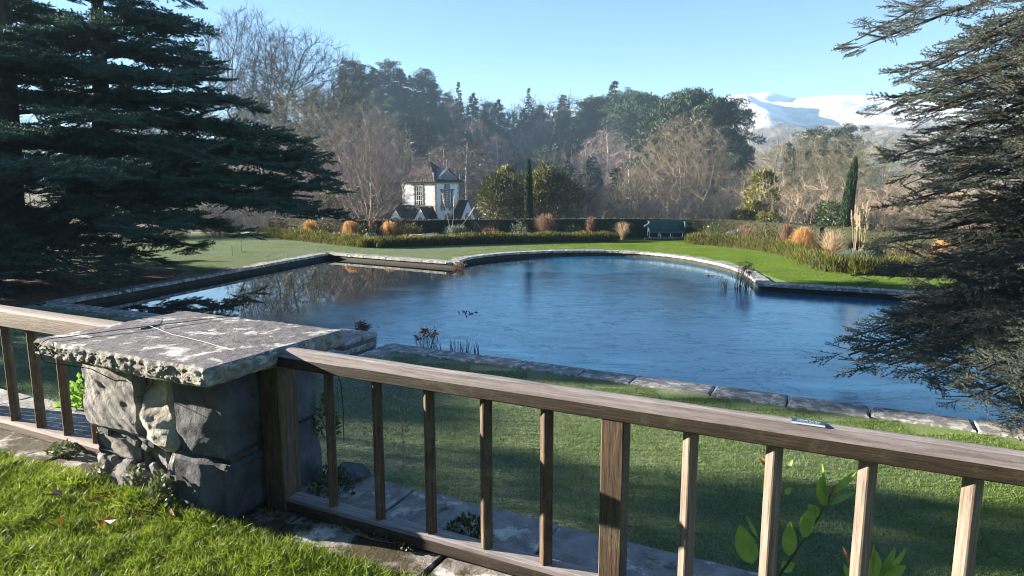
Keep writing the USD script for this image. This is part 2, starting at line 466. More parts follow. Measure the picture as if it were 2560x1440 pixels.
two_tone('leaf_green', (0.06, 0.10, 0.025), (0.13, 0.18, 0.05), 0.8, rough=0.45, island=0.4, trans=0.25, spec=0.5)
two_tone('leaf_gold', (0.16, 0.17, 0.035), (0.28, 0.27, 0.06), 0.6, rough=0.5, island=0.35, trans=0.25)
two_tone('leaf_silver', (0.12, 0.17, 0.12), (0.24, 0.31, 0.21), 1.5, rough=0.5, island=0.35, trans=0.2)
two_tone('ivy_leaf', (0.10, 0.15, 0.05), (0.27, 0.33, 0.14), 14.0, rough=0.35, island=0.4, trans=0.2, spec=0.5)
two_tone('hedge_shoot', (0.10, 0.125, 0.018), (0.24, 0.225, 0.035), 0.8, rough=0.6, island=0.45, trans=0.35, third=(0.30, 0.155, 0.04))
two_tone('hedge_core', (0.012, 0.015, 0.006), (0.03, 0.032, 0.012), 4.0, rough=0.95)
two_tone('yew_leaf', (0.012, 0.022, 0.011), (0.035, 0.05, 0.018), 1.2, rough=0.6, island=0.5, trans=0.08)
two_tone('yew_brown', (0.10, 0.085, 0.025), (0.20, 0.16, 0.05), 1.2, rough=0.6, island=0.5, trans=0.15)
two_tone('tawny_blade', (0.56, 0.30, 0.10), (0.80, 0.50, 0.21), 1.2, rough=0.7, island=0.35, trans=0.35)
two_tone('straw_blade', (0.52, 0.38, 0.22), (0.74, 0.58, 0.38), 1.2, rough=0.7, island=0.3, trans=0.35)
two_tone('plume', (0.62, 0.47, 0.33), (0.85, 0.70, 0.54), 3.0, rough=0.8, island=0.25, trans=0.4)
two_tone('brown_blade', (0.22, 0.12, 0.08), (0.36, 0.21, 0.14), 1.2, rough=0.8, island=0.35, trans=0.25)
two_tone('dead_stem', (0.20, 0.13, 0.08), (0.36, 0.25, 0.16), 3.0, rough=0.8, island=0.3)
two_tone('reed_dark', (0.06, 0.04, 0.03), (0.17, 0.11, 0.08), 3.0, rough=0.8, island=0.3)
two_tone('big_leaf', (0.13, 0.26, 0.035), (0.25, 0.40, 0.07), 9.0, rough=0.32, trans=0.35, spec=0.5)
two_tone('big_leaf_red', (0.25, 0.10, 0.03), (0.42, 0.20, 0.06), 9.0, rough=0.4, trans=0.3, spec=0.5)
two_tone('fallen_leaf', (0.16, 0.045, 0.02), (0.34, 0.10, 0.035), 12.0, rough=0.6, island=0.3, trans=0.2)
# ground
two_tone('mulch', (0.040, 0.024, 0.016), (0.12, 0.07, 0.045), 5.0, rough=0.95, bump=0.9, bscale=18, bdist=0.05)
two_tone('bed_soil', (0.05, 0.035, 0.022), (0.11, 0.08, 0.05), 4.0, rough=0.95, bump=0.8, bscale=14, bdist=0.05)
two_tone('gravel', (0.24, 0.21, 0.18), (0.36, 0.32, 0.28), 20.0, rough=0.95, bump=0.4)
two_tone('woodland_floor', (0.05, 0.045, 0.022), (0.12, 0.095, 0.055), 0.05, rough=0.95, bump=0.6, bscale=0.8, bdist=0.5)
two_tone('stone_edge', (0.20, 0.20, 0.19), (0.38, 0.37, 0.34), 2.0, rough=0.85, bump=0.5, bscale=24)
lichen_stone('coping', (0.10, 0.10, 0.10), (0.27, 0.265, 0.25), 1.5, amount=0.535, size=6.5, white=(0.50, 0.51, 0.50), moss=(0.07, 0.08, 0.03), moss_amount=0.60, bump=0.5, bscale=24)
lichen_stone('cap_stone', (0.050, 0.050, 0.060), (0.17, 0.165, 0.175), 6.0, amount=0.555, size=5.5, white=(0.58, 0.58, 0.57), moss=(0.17, 0.135, 0.055), moss_amount=0.64, bump=0.9, bscale=38, bdist=0.02)
lichen_stone('cap_edge', (0.11, 0.105, 0.09), (0.38, 0.36, 0.31), 6.0, amount=0.58, size=8.0, white=(0.60, 0.61, 0.57), moss=(0.075, 0.062, 0.035), moss_amount=0.56, bump=1.0, bscale=45, bdist=0.03)
lichen_stone('pillar_stone', (0.085, 0.085, 0.092), (0.27, 0.26, 0.25), 3.0, amount=0.66, size=6.0, white=(0.50, 0.49, 0.46), moss=(0.20, 0.14, 0.05), moss_amount=0.66, bump=1.0, bscale=22, bdist=0.03)
lichen_stone('pillar_pale', (0.22, 0.21, 0.18), (0.46, 0.43, 0.37), 3.0, amount=0.62, size=6.0, white=(0.55, 0.53, 0.48), moss=(0.16, 0.12, 0.05), moss_amount=0.66, bump=0.9, bscale=22, bdist=0.03)
lichen_stone('pillar_dark', (0.030, 0.034, 0.042), (0.085, 0.092, 0.105), 2.2, amount=0.70, size=5.0, white=(0.30, 0.31, 0.33), moss=(0.10, 0.08, 0.03), moss_amount=0.70, bump=0.8, bscale=14, bdist=0.02)
lichen_stone('ledge_mossy', (0.12, 0.11, 0.10), (0.30, 0.28, 0.26), 3.0, amount=0.53, size=5.0, white=(0.62, 0.61, 0.56), moss=(0.045, 0.036, 0.018), moss_amount=0.43, bump=0.9, bscale=26, bdist=0.02)
lichen_stone('ledge_stone', (0.14, 0.135, 0.135), (0.32, 0.31, 0.30), 3.0, amount=0.58, size=5.0, white=(0.60, 0.60, 0.56), moss=(0.055, 0.044, 0.020), moss_amount=0.58, bump=0.8, bscale=26, bdist=0.02)
two_tone('mortar', (0.07, 0.055, 0.04), (0.20, 0.165, 0.12), 14.0, rough=0.95, bump=1.0, bscale=40, bdist=0.03)
two_tone('dark_wall', (0.008, 0.008, 0.006), (0.030, 0.028, 0.016), 3.0, rough=0.8, bump=0.5, bscale=14)  # near-black stone tones for the wall under the coping
two_tone('wall_stone', (0.06, 0.06, 0.06), (0.16, 0.155, 0.145), 4.0, rough=0.9, bump=0.8, bscale=14)
wood('rail_wood', (0.35, 7, 7), (0.004, 0.003, 0.002), (0.048, 0.031, 0.020), frost=0.95, frost_col=(0.33, 0.30, 0.30), green=0.15, bump=0.9)
wood('rail_wood_bleached', (0.35, 7, 7), (0.035, 0.025, 0.018), (0.165, 0.122, 0.088), frost=0.8, frost_col=(0.33, 0.28, 0.27), green=0.3, bump=0.8)
wood('baluster_wood', (7, 7, 0.35), (0.012, 0.007, 0.0045), (0.125, 0.080, 0.050), frost=0.3, green=0.25)
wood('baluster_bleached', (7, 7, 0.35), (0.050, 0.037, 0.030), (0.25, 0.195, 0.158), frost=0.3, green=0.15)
wood('baluster_mossy', (7, 7, 0.35), (0.05, 0.030, 0.018), (0.18, 0.11, 0.062), frost=0.3, green=0.7)
# things
plain('black_metal', (0.012, 0.013, 0.016), 0.45)
plain('plaque_black', (0.015, 0.035, 0.07), 0.35)
plain('letter_white', (0.40, 0.48, 0.55), 0.5)
plain('wire_black', (0.012, 0.012, 0.012), 0.5)
plain('wire_grey', (0.30, 0.28, 0.26), 0.6)
plain('string_pale', (0.5, 0.42, 0.25), 0.7)
two_tone('teal_paint', (0.006, 0.042, 0.055), (0.010, 0.058, 0.075), 5.0, rough=0.45, spec=0.5)
plain('dark_step', (0.012, 0.022, 0.028), 0.6)
two_tone('render_white', (0.66, 0.65, 0.62), (0.80, 0.79, 0.76), 1.2, rough=0.85, detail=6)
two_tone('quoin_stone', (0.36, 0.29, 0.21), (0.56, 0.47, 0.36), 2.5, rough=0.9, bump=0.4, bscale=12)
two_tone('dressed_stone', (0.16, 0.15, 0.14), (0.32, 0.30, 0.27), 4.0, rough=0.9, bump=0.4, bscale=12)
two_tone('roof_slate', (0.028, 0.024, 0.021), (0.105, 0.088, 0.070), 2.2, rough=0.9, bump=0.8, bscale=9, bdist=0.08, island=0.35)
plain('lead', (0.10, 0.11, 0.12), 0.5)
plain('sash_white', (0.72, 0.71, 0.68), 0.5)
plain('window_dark', (0.012, 0.014, 0.018), 0.12, 0.6)
plain('grey_rock', (0.30, 0.28, 0.27), 0.9)

# pond: clear still water at the left, thin rough ice over the rest
mat('pond_water', {
    'g': ('geometry', {}), 'sx': ('separate_xyz', {}),
    'dot': ('vector_math', {'math_type': 'dot_product', 'vector2': (0.896, -0.444, 0.0)}),
    'nz': ('noise_texture', {'scale': 0.28, 'detail': 5.0, 'roughness': 0.6}),
    'nzs': ('math', {'math_type': 'multiply_add', 'value2': 7.0, 'value3': -3.5}),
    'sum': ('math', {'math_type': 'add'}),
    'ice': ('map_range', {'from_min': -14.2, 'from_max': -11.4, 'to_min': 0.0, 'to_max': 1.0, 'clamp': True}),
    'ripm': ('mapping', {'scale': (0.5, 1.6, 1.0), 'rotation': (0, 0, 0.2)}),
    'rip': ('noise_texture', {'scale': 2.2, 'detail': 3.0}),
    'crm': ('mapping', {'scale': (0.5, 1.3, 1.0), 'rotation': (0, 0, 0.35)}),
    'crn': ('noise_texture', {'scale': 0.8, 'detail': 7.0, 'roughness': 0.7, 'distortion': 1.6}),
    'cra': ('math', {'math_type': 'subtract', 'value2': 0.5}),
    'crb': ('math', {'math_type': 'absolute'}),
    'crr': ('map_range', {'from_min': 0.0, 'from_max': 0.016, 'to_min': 1.0, 'to_max': 0.0, 'clamp': True}),
    'mottle': ('noise_texture', {'scale': 1.1, 'detail': 7.0, 'roughness': 0.7}),
    'mr': ('map_range', {'from_min': 0.3, 'from_max': 0.7, 'to_min': 0.05, 'to_max': 0.14, 'clamp': True}),
    'rough': ('math', {'math_type': 'multiply_add', 'value3': 0.012}),
    'icb': ('noise_texture', {'scale': 5.0, 'detail': 8.0, 'roughness': 0.72, 'distortion': 0.6}),
    'hh': ('math', {'math_type': 'multiply'}),
    'h0': ('math', {'math_type': 'multiply_add', 'value2': 0.10}),
    'crs': ('math', {'math_type': 'multiply'}),
    'bump': ('bump', {'strength': 0.11, 'distance': 0.035}),
    'col': ('mix', {'mix_type': 'mix', 'color1': (0.010, 0.016, 0.020), 'color2': (0.018, 0.085, 0.17)}),
    'col2': ('mix', {'mix_type': 'mix', 'color2': (0.01, 0.03, 0.06)}),
    'crf': ('math', {'math_type': 'multiply', 'value2': 0.85}),
    'tint': ('mix', {'mix_type': 'mix', 'color1': (1.0, 1.0, 1.0), 'color2': (0.68, 0.90, 1.0)}),
    'cinv': ('math', {'math_type': 'multiply_add', 'value2': -0.55, 'value3': 1.0}), 'mv': ('map_range', {'from_min': 0.3, 'from_max': 0.7, 'to_min': 0.88, 'to_max': 1.16, 'clamp': True}),
    'f2': ('math', {'math_type': 'multiply'}), 'f3': ('math', {'math_type': 'multiply', 'use_clamp': True}),
    'gl': ('glossy_bsdf', {}), 'fre': ('fresnel', {'IOR': 2.45}), 'mixc': ('mix_closure', {}),
    'p': ('diffuse_bsdf', {})},
    [('g.position', 'dot.vector1'), ('g.position', 'nz.vector'), ('nz.fac', 'nzs.value1'), ('dot.value', 'sum.value1'), ('nzs.value', 'sum.value2'), ('sum.value', 'ice.value'),
     ('g.position', 'ripm.vector'), ('ripm.vector', 'rip.vector'), ('g.position', 'crm.vector'), ('crm.vector', 'crn.vector'), ('crn.fac', 'cra.value1'), ('cra.value', 'crb.value1'),
     ('crb.value', 'crr.value'), ('g.position', 'mottle.vector'), ('mottle.fac', 'mr.value'), ('mr.result', 'rough.value1'), ('ice.result', 'rough.value2'), ('rough.value', 'gl.roughness'), ('ice.result', 'tint.fac'), ('tint.color', 'gl.color'), ('bump.normal', 'gl.normal'), ('crs.value', 'cinv.value1'), ('fre.fac', 'f2.value1'), ('cinv.value', 'f2.value2'), ('mottle.fac', 'mv.value'), ('f2.value', 'f3.value1'), ('mv.result', 'f3.value2'), ('f3.value', 'mixc.fac'), ('p.BSDF', 'mixc.closure1'), ('gl.BSDF', 'mixc.closure2'),
     ('g.position', 'icb.vector'), ('icb.fac', 'hh.value1'), ('ice.result', 'hh.value2'), ('rip.fac', 'h0.value1'), ('hh.value', 'h0.value3'), ('h0.value', 'bump.height'), ('bump.normal', 'p.normal'),
     ('ice.result', 'col.fac'), ('crr.result', 'crs.value1'), ('ice.result', 'crs.value2'), ('crs.value', 'crf.value1'), ('crf.value', 'col2.fac'), ('col.color', 'col2.color1'), ('col2.color', 'p.color')], surface='mixc.closure')

# far land: fields low down, heather above, snow on top
mat('far_land', {
    'g': ('geometry', {}), 'sx': ('separate_xyz', {}),
    'v': ('voronoi_texture', {'scale': 0.02, 'randomness': 1.0}),
    'map': ('mapping', {'scale': (1.0, 0.6, 1.0)}),
    'sv': ('separate_color', {}),
    'fr': ('rgb_ramp', {'ramp': [(0.0, (0.16, 0.12, 0.07)), (0.35, (0.19, 0.15, 0.09)), (0.45, (0.15, 0.20, 0.055)), (0.7, (0.22, 0.26, 0.08)), (0.75, (0.17, 0.12, 0.085)), (1.0, (0.21, 0.16, 0.11))]}),
    'n': ('noise_texture', {'scale': 0.02, 'detail': 7.0, 'roughness': 0.65}),
    'hr': ('rgb_ramp', {'ramp': [(0.3, (0.10, 0.085, 0.055)), (0.5, (0.20, 0.15, 0.10)), (0.7, (0.27, 0.20, 0.14))]}),
    'hm': ('map_range', {'from_min': 32.0, 'from_max': 52.0, 'to_min': 0.0, 'to_max': 1.0, 'clamp': True}),
    'x1': ('mix', {'mix_type': 'mix'}),
    'sn': ('noise_texture', {'scale': 0.018, 'detail': 9.0, 'roughness': 0.68}),
    'ss': ('math', {'math_type': 'multiply_add', 'value2': 170.0}),
    'sm': ('map_range', {'from_min': 148.0, 'from_max': 184.0, 'to_min': 0.0, 'to_max': 1.0, 'clamp': True}),
    'x2': ('mix', {'mix_type': 'mix', 'color2': (0.60, 0.62, 0.66)}),
    'bp': ('bump', {'strength': 1.0, 'distance': 14.0}),
    'p': ('principled_bsdf', {'roughness': 0.9, 'specular_ior_level': 0.1})},
    [('g.position', 'sx.vector'), ('g.position', 'map.vector'), ('map.vector', 'v.vector'), ('v.color', 'sv.color'), ('sv.r', 'fr.fac'), ('g.position', 'n.vector'), ('n.fac', 'hr.fac'),
     ('sx.z', 'hm.value'), ('hm.result', 'x1.fac'), ('fr.color', 'x1.color1'), ('hr.color', 'x1.color2'), ('g.position', 'sn.vector'), ('sn.fac', 'ss.value1'), ('sx.z', 'ss.value3'),
     ('ss.value', 'sm.value'), ('sm.result', 'x2.fac'), ('x1.color', 'x2.color1'), ('x2.color', 'p.base_color'), ('sn.fac', 'bp.height'), ('bp.normal', 'p.normal')])
mat('haze_air', {'v': ('principled_volume', {'color': (0.50, 0.75, 1.0), 'density': 0.00032, 'anisotropy': 0.0})}, [], surface=None, volume='v.volume')

#@@LAND
# ------------------------------------------------------------------ layout
LAWN = -1.45
WATER = -1.68
P0 = np.array([-0.933, 3.25])          # first baluster of the right-hand fence
FD = np.array([0.896, -0.444])         # along the fence, to the right
FN = np.array([0.444, 0.896])          # across it, away from the viewer
FROT = math.atan2(FD[1], FD[0])


def fw(s, n, z=0.0):
    p = P0 + FD * s + FN * n
    return np.array([p[0], p[1], z])


pond_far = [(-8.8, 31.65), (-5.6, 29.65), (-2.35, 27.66)]
arc = spline([(-2.35, 27.66), (-1.75, 30.0), (0.3, 32.0), (3.4, 32.95), (6.3, 32.0), (8.1, 29.3), (8.75, 25.6), (8.45, 23.0), (8.19, 21.69)], 60)
FR = np.array([8.19, 21.69]) + 9.5 * np.array([0.889, -0.458])
NLc, NC, NR = np.array([-12.55, 18.05]), np.array([-2.48, 13.17]), np.array([-2.48, 13.17]) + 15.5 * np.array([0.891, -0.454])
pond_outline = [tuple(NLc)] + pond_far[:1] + [tuple(p) for p in arc] + [tuple(FR), tuple(NR), tuple(NC), (-3.15, 11.65), (-3.6, 11.87), (-2.88, 13.36)]
pond_poly = Polygon(pond_outline).buffer(0)
coping_outer = pond_poly.buffer(0.45, join_style=2)
edge_line = lambda n0: [fw(-60, n0)[:2], fw(45, n0)[:2]]

# ------------------------------------------------------------------ the land


def ss(a, b, x):
    t = np.clip((x - a) / (b - a), 0, 1)
    return t * t * (3 - 2 * t)


AZ = [-70, -45, -30, -20, -13, -8, 0, 5, 9, 13, 16, 18, 22, 30, 50, 70]
HR = [4, 8, 16, 27, 35, 32, 21, 17, 11, 4, -3, -8, -16, -20, -14, -10]


def land(x, y):
    """Height of the land beyond the garden."""
    r, az = np.hypot(x, y), np.degrees(np.arctan2(x, y))
    hr = np.interp(az, AZ, HR)
    near = np.interp(r, [0, 46, 52, 62, 80, 110, 150, 400], [-1.9, -1.9, -3.2, -6.0, -8.0, -10.5, -14, -20])
    start = np.interp(az, [-40, -25, -15, -5, 70], [50, 55, 75, 140, 150])
    t = np.clip((r - start) / (330 - start), 0, 1)
    up = t ** np.interp(az, [-25, -10], [0.75, 1.25]) * 1.0
    z = near + (hr - near) * up
    z = np.where(r > 330, hr - 0.05 * (r - 330) * (az < 15), z)
    far = np.interp(r, [330, 400, 480, 620, 800, 900, 1000, 1200, 1400, 1700], [-20, -12, 6, 26, 54, 72, 100, 150, 150, 80])
    w = ss(10, 20, az) * ss(330, 450, r)
    z = np.where(r > 330, z * (1 - w) + far * w, z)
    return z + (meshkit.fbm(np.stack([x * 0.02, y * 0.02, 0 * x], -1), 4, 3) - 0.5) * np.interp(r, [46, 70, 400], [0, 1.5, 6])


def polar(rs, azs):
    A, R = np.meshgrid(np.radians(azs), rs)
    x, y = R * np.sin(A), R * np.cos(A)
    n, m = A.shape
    i = np.arange(n * m).reshape(n, m)
    f = np.vstack([np.stack([i[:-1, :-1].ravel(), i[:-1, 1:].ravel(), i[1:, 1:].ravel()], 1), np.stack([i[:-1, :-1].ravel(), i[1:, 1:].ravel(), i[1:, :-1].ravel()], 1)])
    return x, y, f[:, ::-1]


x, y, f = polar(np.concatenate([[0.5], np.linspace(20, 340, 110), np.linspace(350, 460, 12)]), np.concatenate([np.linspace(-180, -66, 24), np.linspace(-65, 65, 160), np.linspace(66, 180, 24)]))
z = np.where(np.abs(np.degrees(np.arctan2(x, y))) > 80, -2.2, land(x, y))
side = ss(66, 80, np.abs(np.degrees(np.arctan2(x, y))))
z = land(np.where(y < 0, np.abs(x), x), np.abs(y)) * (1 - side) + side * -2.2
obj('hillside', (np.stack([x, y, z], -1).reshape(-1, 3), f), 'woodland_floor', smooth=True, kind='structure', label='wooded hillside rising beyond the garden')

PROF = np.array([(1700, 268), (1780, 255), (1830, 244), (1870, 236), (1905, 233), (1935, 238), (1965, 246), (2000, 243), (2040, 239), (2090, 237), (2150, 240), (2200, 243), (2240, 246), (2300, 250), (2420, 258), (2560, 268)])


def ridge_height(az_deg, r):
    """Skyline of the snowy ridge at distance r."""
    px = 1280 + FPX / _c * np.tan(np.radians(az_deg))
    e = np.array([ray(a, b) for a, b in PROF])
    el = e[:, 2] / np.hypot(e[:, 0], e[:, 1])
    return EYE + r * np.interp(px, PROF[:, 0], el)


x, y, f = polar(np.concatenate([np.linspace(400, 900, 90), np.linspace(908, 1420, 120)]), np.linspace(2, 62, 260))
r, az = np.hypot(x, y), np.degrees(np.arctan2(x, y))
z = land(x, y)
q = np.stack([x, y, 0 * x], -1)
top = ridge_height(az, 1200.0)
k = np.interp(r, [780, 900, 1050, 1200, 1420], [0, 0.10, 0.55, 1.0, 0.72])
z = z * (1 - ss(780, 960, r)) + ss(780, 960, r) * (66 + (top - 66) * k)
z += (meshkit.fbm(q * 0.0095, 5, 9) - 0.5) * 55 * np.interp(r, [430, 860, 1100, 1200, 1420], [0.12, 0.5, 0.6, 0.12, 0.4])
z += 22 * np.exp(-((az - 18.6 - (980 - r) * 0.02) / 2.4) ** 2) * np.interp(r, [830, 940, 1010, 1110], [0, 1, 1, 0])
obj('mountain', (np.stack([x, y, z], -1).reshape(-1, 3), f), 'far_land', smooth=True, kind='structure', label='snow covered mountain ridge above brown moor and fields')

hz = box(-475, 1440, -475, 1440, -45, 182)
obj('haze', hz, 'haze_air', kind='stuff', label='thin winter haze lying over the valley')

# lower garden: lawn with the pond cut out, mulch, beds and path laid 4 mm above each other
wall_out = 0.55
lawn_poly = Polygon([fw(-42, wall_out)[:2], fw(30, wall_out)[:2], (34, 8), (34, 36), (20, 45), (-2, 46), (-20, 47), (-46, 40), (-46, 24)]).buffer(0)
lawn_poly = lawn_poly.difference(coping_outer.buffer(-0.03, join_style=2))
obj('lower_lawn', flat(lawn_poly, LAWN), 'lawn', kind='structure', label='mown lower lawn around the pond')
lp = np.array(NLc); lq = np.array(pond_far[0])
mulch = Polygon([lp + (-0.55, -0.6), lp + (-0.5, 0.4), lp + 0.33 * (lq - lp) + (-0.5, 0), lp + 0.42 * (lq - lp) + (-1.2, 0.4), (-12.5, 25.3), (-15.5, 26.8), (-20, 27.8), (-30, 28.5), (-33, 22.5), (-22, 18.0)]).buffer(0.3).buffer(-0.3).difference(coping_outer.buffer(0.02))
obj('mulch_bed', flat(mulch, LAWN + 0.004), 'mulch', kind='structure', label='bare brown mulch beneath the big cedar')
obj('gravel_path', flat(LineString([(-40, 35), (-24, 37.6), (-18.0, 39.5), (-15, 44), (-14, 47)]).buffer(1.1), LAWN + 0.004), 'gravel', kind='structure', label='pale gravel path at the far left of the lawn')

rng = np.random.default_rng(91)
def turf(n, a):
    b = np.column_stack([rng.uniform(-a, a, (n, 2)), np.zeros(n)])
    return [(tris(b, np.column_stack([rng.normal(0, .55, (n, 2)), np.ones(n)]), 0.034 * rng.uniform(.5, 1.25, n), 0.008, rng), 'lawn_blade')]
gx, gy = np.meshgrid(np.arange(-22, 24, 0.5), np.arange(5, 46, 0.5))
gx, gy = gx.ravel(), gy.ravel()
import shapely
inside = shapely.contains_xy(lawn_poly.buffer(-0.26), gx, gy) & ~shapely.contains_xy(mulch.buffer(0.3), gx, gy) & (np.abs(gx) < gy * 0.82 + 1.5)
gx, gy = gx[inside], gy[inside]
an = rng.integers(0, 4, len(gx)) * np.pi / 2
scatter('/World/' + numbered('/World', 'lawn_grass'), [turf(760, 0.262) for _ in range(4)], np.column_stack([gx, gy, np.full(len(gx), LAWN)]), np.column_stack([np.cos(an / 2), 0 * an, 0 * an, np.sin(an / 2)]), np.ones(len(gx)), rng.integers(0, 4, len(gx)),
        label='short frosted grass of the lower lawn', cat='grass')

hedge_path = spline([(-15.6, 43.6), (-11.0, 41.2), (-7.4, 40.1), (-2.0, 40.8), (3.5, 41.5), (9.5, 41.6), (13.2, 40.0), (15.2, 36.5), (15.9, 31.0), (17.9, 24.6), (19.5, 20.5)], 140)
low_left = spline([(-16.0, 42.6), (-12.0, 39.0), (-7.4, 34.8)], 40)
low_mid = spline([(-7.2, 34.7), (-5.6, 35.5), (-2.6, 36.75), (1.8, 38.1), (6.1, 38.6)], 40)
low_right = spline([(9.9, 37.2), (11.6, 35.4), (12.7, 32.9), (12.75, 29.0), (12.2, 25.6), (12.35, 24.35)], 50)
low_right2 = spline([(12.4, 24.3), (14.0, 23.75), (16.5, 22.7), (18.5, 21.6)], 20)
bed_a = Polygon(np.vstack([low_left, low_mid, hedge_path[:85][::-1]])).buffer(0)
i1 = int(np.argmin(np.linalg.norm(hedge_path - [13.0, 40.2], axis=1)))
bed_b = Polygon(np.vstack([low_right, low_right2, hedge_path[i1:][::-1]])).buffer(0)
obj('left_border_soil', flat(bed_a, LAWN + 0.008), 'bed_soil', kind='structure', label='soil of the planted border left of the bench')
obj('right_border_soil', flat(bed_b, LAWN + 0.008), 'bed_soil', kind='structure', label='soil of the planted border right of the bench')
obj('pond', flat(pond_poly.buffer(0.05), WATER), 'pond_water', kind='structure', label='pond, half frozen, reflecting sky and bare trees')

# the coping round the pond, stone by stone
cop = thing('pond_coping', 'low stone edging of pale slabs all round the pond', 'stone edging')
rng = np.random.default_rng(5)
ring = np.array(pond_poly.exterior.coords)
if Polygon(ring).exterior.is_ccw:
    ring = ring[::-1]            # clockwise seen from above: outside is on the left
runs, cur = [], [ring[0]]
for a, b, c in zip(ring[:-1], ring[1:], np.vstack([ring[2:], ring[1:2]])):
    cur.append(b)
    u, w = unit(b - a), unit(c - b)
    if abs(u[0] * w[1] - u[1] * w[0]) > 0.35 or u @ w < 0:
        runs.append(np.array(cur)); cur = [b]
if len(cur) > 1:
    runs.append(np.array(cur))
for run in runs:
    t = np.concatenate([[0], np.cumsum(np.linalg.norm(np.diff(run, axis=0), axis=1))])
    L = t[-1]
    curved = len(run) > 5
    s = 0.0
    cuts = [0.0]
    while s < L:
        s += rng.uniform(0.85, 1.35) * (0.72 if curved else 1.0)
        cuts.append(s)
    if len(cuts) > 2 and L - cuts[-2] < 0.5:
        cuts.pop(-2)
    cuts[-1] = L
    for a, b in zip(cuts[:-1], cuts[1:]):
        pa, pb = (np.array([np.interp(q, t, run[:, k]) for k in (0, 1)]) for q in (a, b))
        d = unit(pb - pa); n = np.array([-d[1], d[0]])
        if Point(*(0.5 * (pa + pb) + 0.2 * n)).within(pond_poly):
            n = -n
        g = 0.012
        ext = 0.47 if b == L and not curved else 0.0
        zt = LAWN + 0.035 + rng.uniform(-0.004, 0.006)
        w0, w1 = -0.05 + rng.uniform(-0.003, 0.003), 0.44 + rng.uniform(-0.02, 0.02)
        cor = [pa + d * g + n * w0, pb - d * g + n * w0, pb - d * g + n * w1, pa + d * g + n * w1]
        v = np.array([[*p, zz] for zz in (zt - 0.10, zt - 0.014, zt) for p in cor])
        ins = 0.014
        cen = v[8:12, :2].mean(0)
        v[8:12, :2] = cen + (v[8:12, :2] - cen) * (1 - ins / 0.25)
        h = trimesh.convex.convex_hull(v)
        obj('coping_stone', (np.array(h.vertices), np.array(h.faces)), 'coping', cop)
wl = np.array(pond_poly.buffer(0.03, join_style=2).exterior.coords)
wv = np.vstack([np.column_stack([wl, np.full(len(wl), LAWN - 0.05)]), np.column_stack([wl, np.full(len(wl), WATER - 0.4)])])
kk = np.arange(len(wl) - 1)
wf = np.vstack([np.stack([kk, kk + 1, kk + 1 + len(wl)], 1), np.stack([kk, kk + 1 + len(wl), kk + len(wl)], 1)])
obj('pond_wall', (wv, wf), 'dark_wall', cop, label='dark wall under the edging')

# upper terrace: ground, retaining wall, ledge stones
rng = np.random.default_rng(2)
up_poly = Polygon([fw(-42, -0.27)[:2], fw(30, -0.27)[:2], fw(30, -45)[:2], fw(-42, -45)[:2]])
gs, gn = np.meshgrid(np.concatenate([np.linspace(-42, -6, 20), np.linspace(-5.8, 4, 120), np.linspace(4.5, 30, 16)]), np.concatenate([[-45, -30, -15, -8], np.linspace(-5, -0.27, 60)]))
gp = P0[None, None] + gs[..., None] * FD + gn[..., None] * FN
gz = 0.045 + 0.05 * (meshkit.fbm(np.stack([gp[..., 0] * 2.2, gp[..., 1] * 2.2, 0 * gs], -1), 3, 4) - 0.5) - 0.05 * ss(-0.42, -0.27, gn)
n, m = gs.shape
ii = np.arange(n * m).reshape(n, m)
gf = np.vstack([np.stack([ii[:-1, :-1].ravel(), ii[:-1, 1:].ravel(), ii[1:, 1:].ravel()], 1), np.stack([ii[:-1, :-1].ravel(), ii[1:, 1:].ravel(), ii[1:, :-1].ravel()], 1)])
obj('upper_lawn', (np.stack([gp[..., 0], gp[..., 1], gz], -1).reshape(-1, 3), gf), 'upper_soil', smooth=True, kind='structure', label='rough sunlit grass of the upper terrace')

wt = thing('terrace_wall', 'stone retaining wall carrying the wooden railing and flagstones', 'wall', (P0[0], P0[1], 0), FROT)
obj('wall_face', box(-42, 30, -0.26, 0.42, -1.9, -0.06), 'wall_stone', wt)
s = -9.0
q = 0
while s < 7.0:
    L = rng.uniform(0.75, 1.25)
    for (n0, n1) in ((-0.29, 0.035), (0.05, 0.49)):
        o = 0 if n0 < 0 else 0.37
        jit = rng.uniform(-0.012, 0.012, 4)
        b = bbox(s + o + 0.008, s + o + L - 0.008, n0 + jit[0], n1 + jit[1], -0.06, 0.028 + jit[2] * 0.5, 0.012)
        mm = trimesh.Trimesh(*b)
        if -4.5 < s < 4.0:
            mm = mm.subdivide_to_size(0.09)
            v = np.array(mm.vertices)
            nz = meshkit.fbm(v * 7 + q, 4, 8) - 0.5
            edge = np.minimum(np.minimum(v[:, 0] - s - o, s + o + L - v[:, 0]), np.minimum(v[:, 1] - n0, n1 - v[:, 1]))
            v[:, 2] += np.where(v[:, 2] > 0, nz * 0.022, 0)
            v[:, :2] += (meshkit.fbm(v * 9 + 31 + q, 3, 5) - 0.5)[:, None] * 0.03 * (edge < 0.02)[:, None]
            b = (v, np.array(mm.faces))
        obj('paving_stone', b, 'ledge_mossy' if n0 < 0 else 'ledge_stone', wt, smooth=35)
        q += 1
    s += L

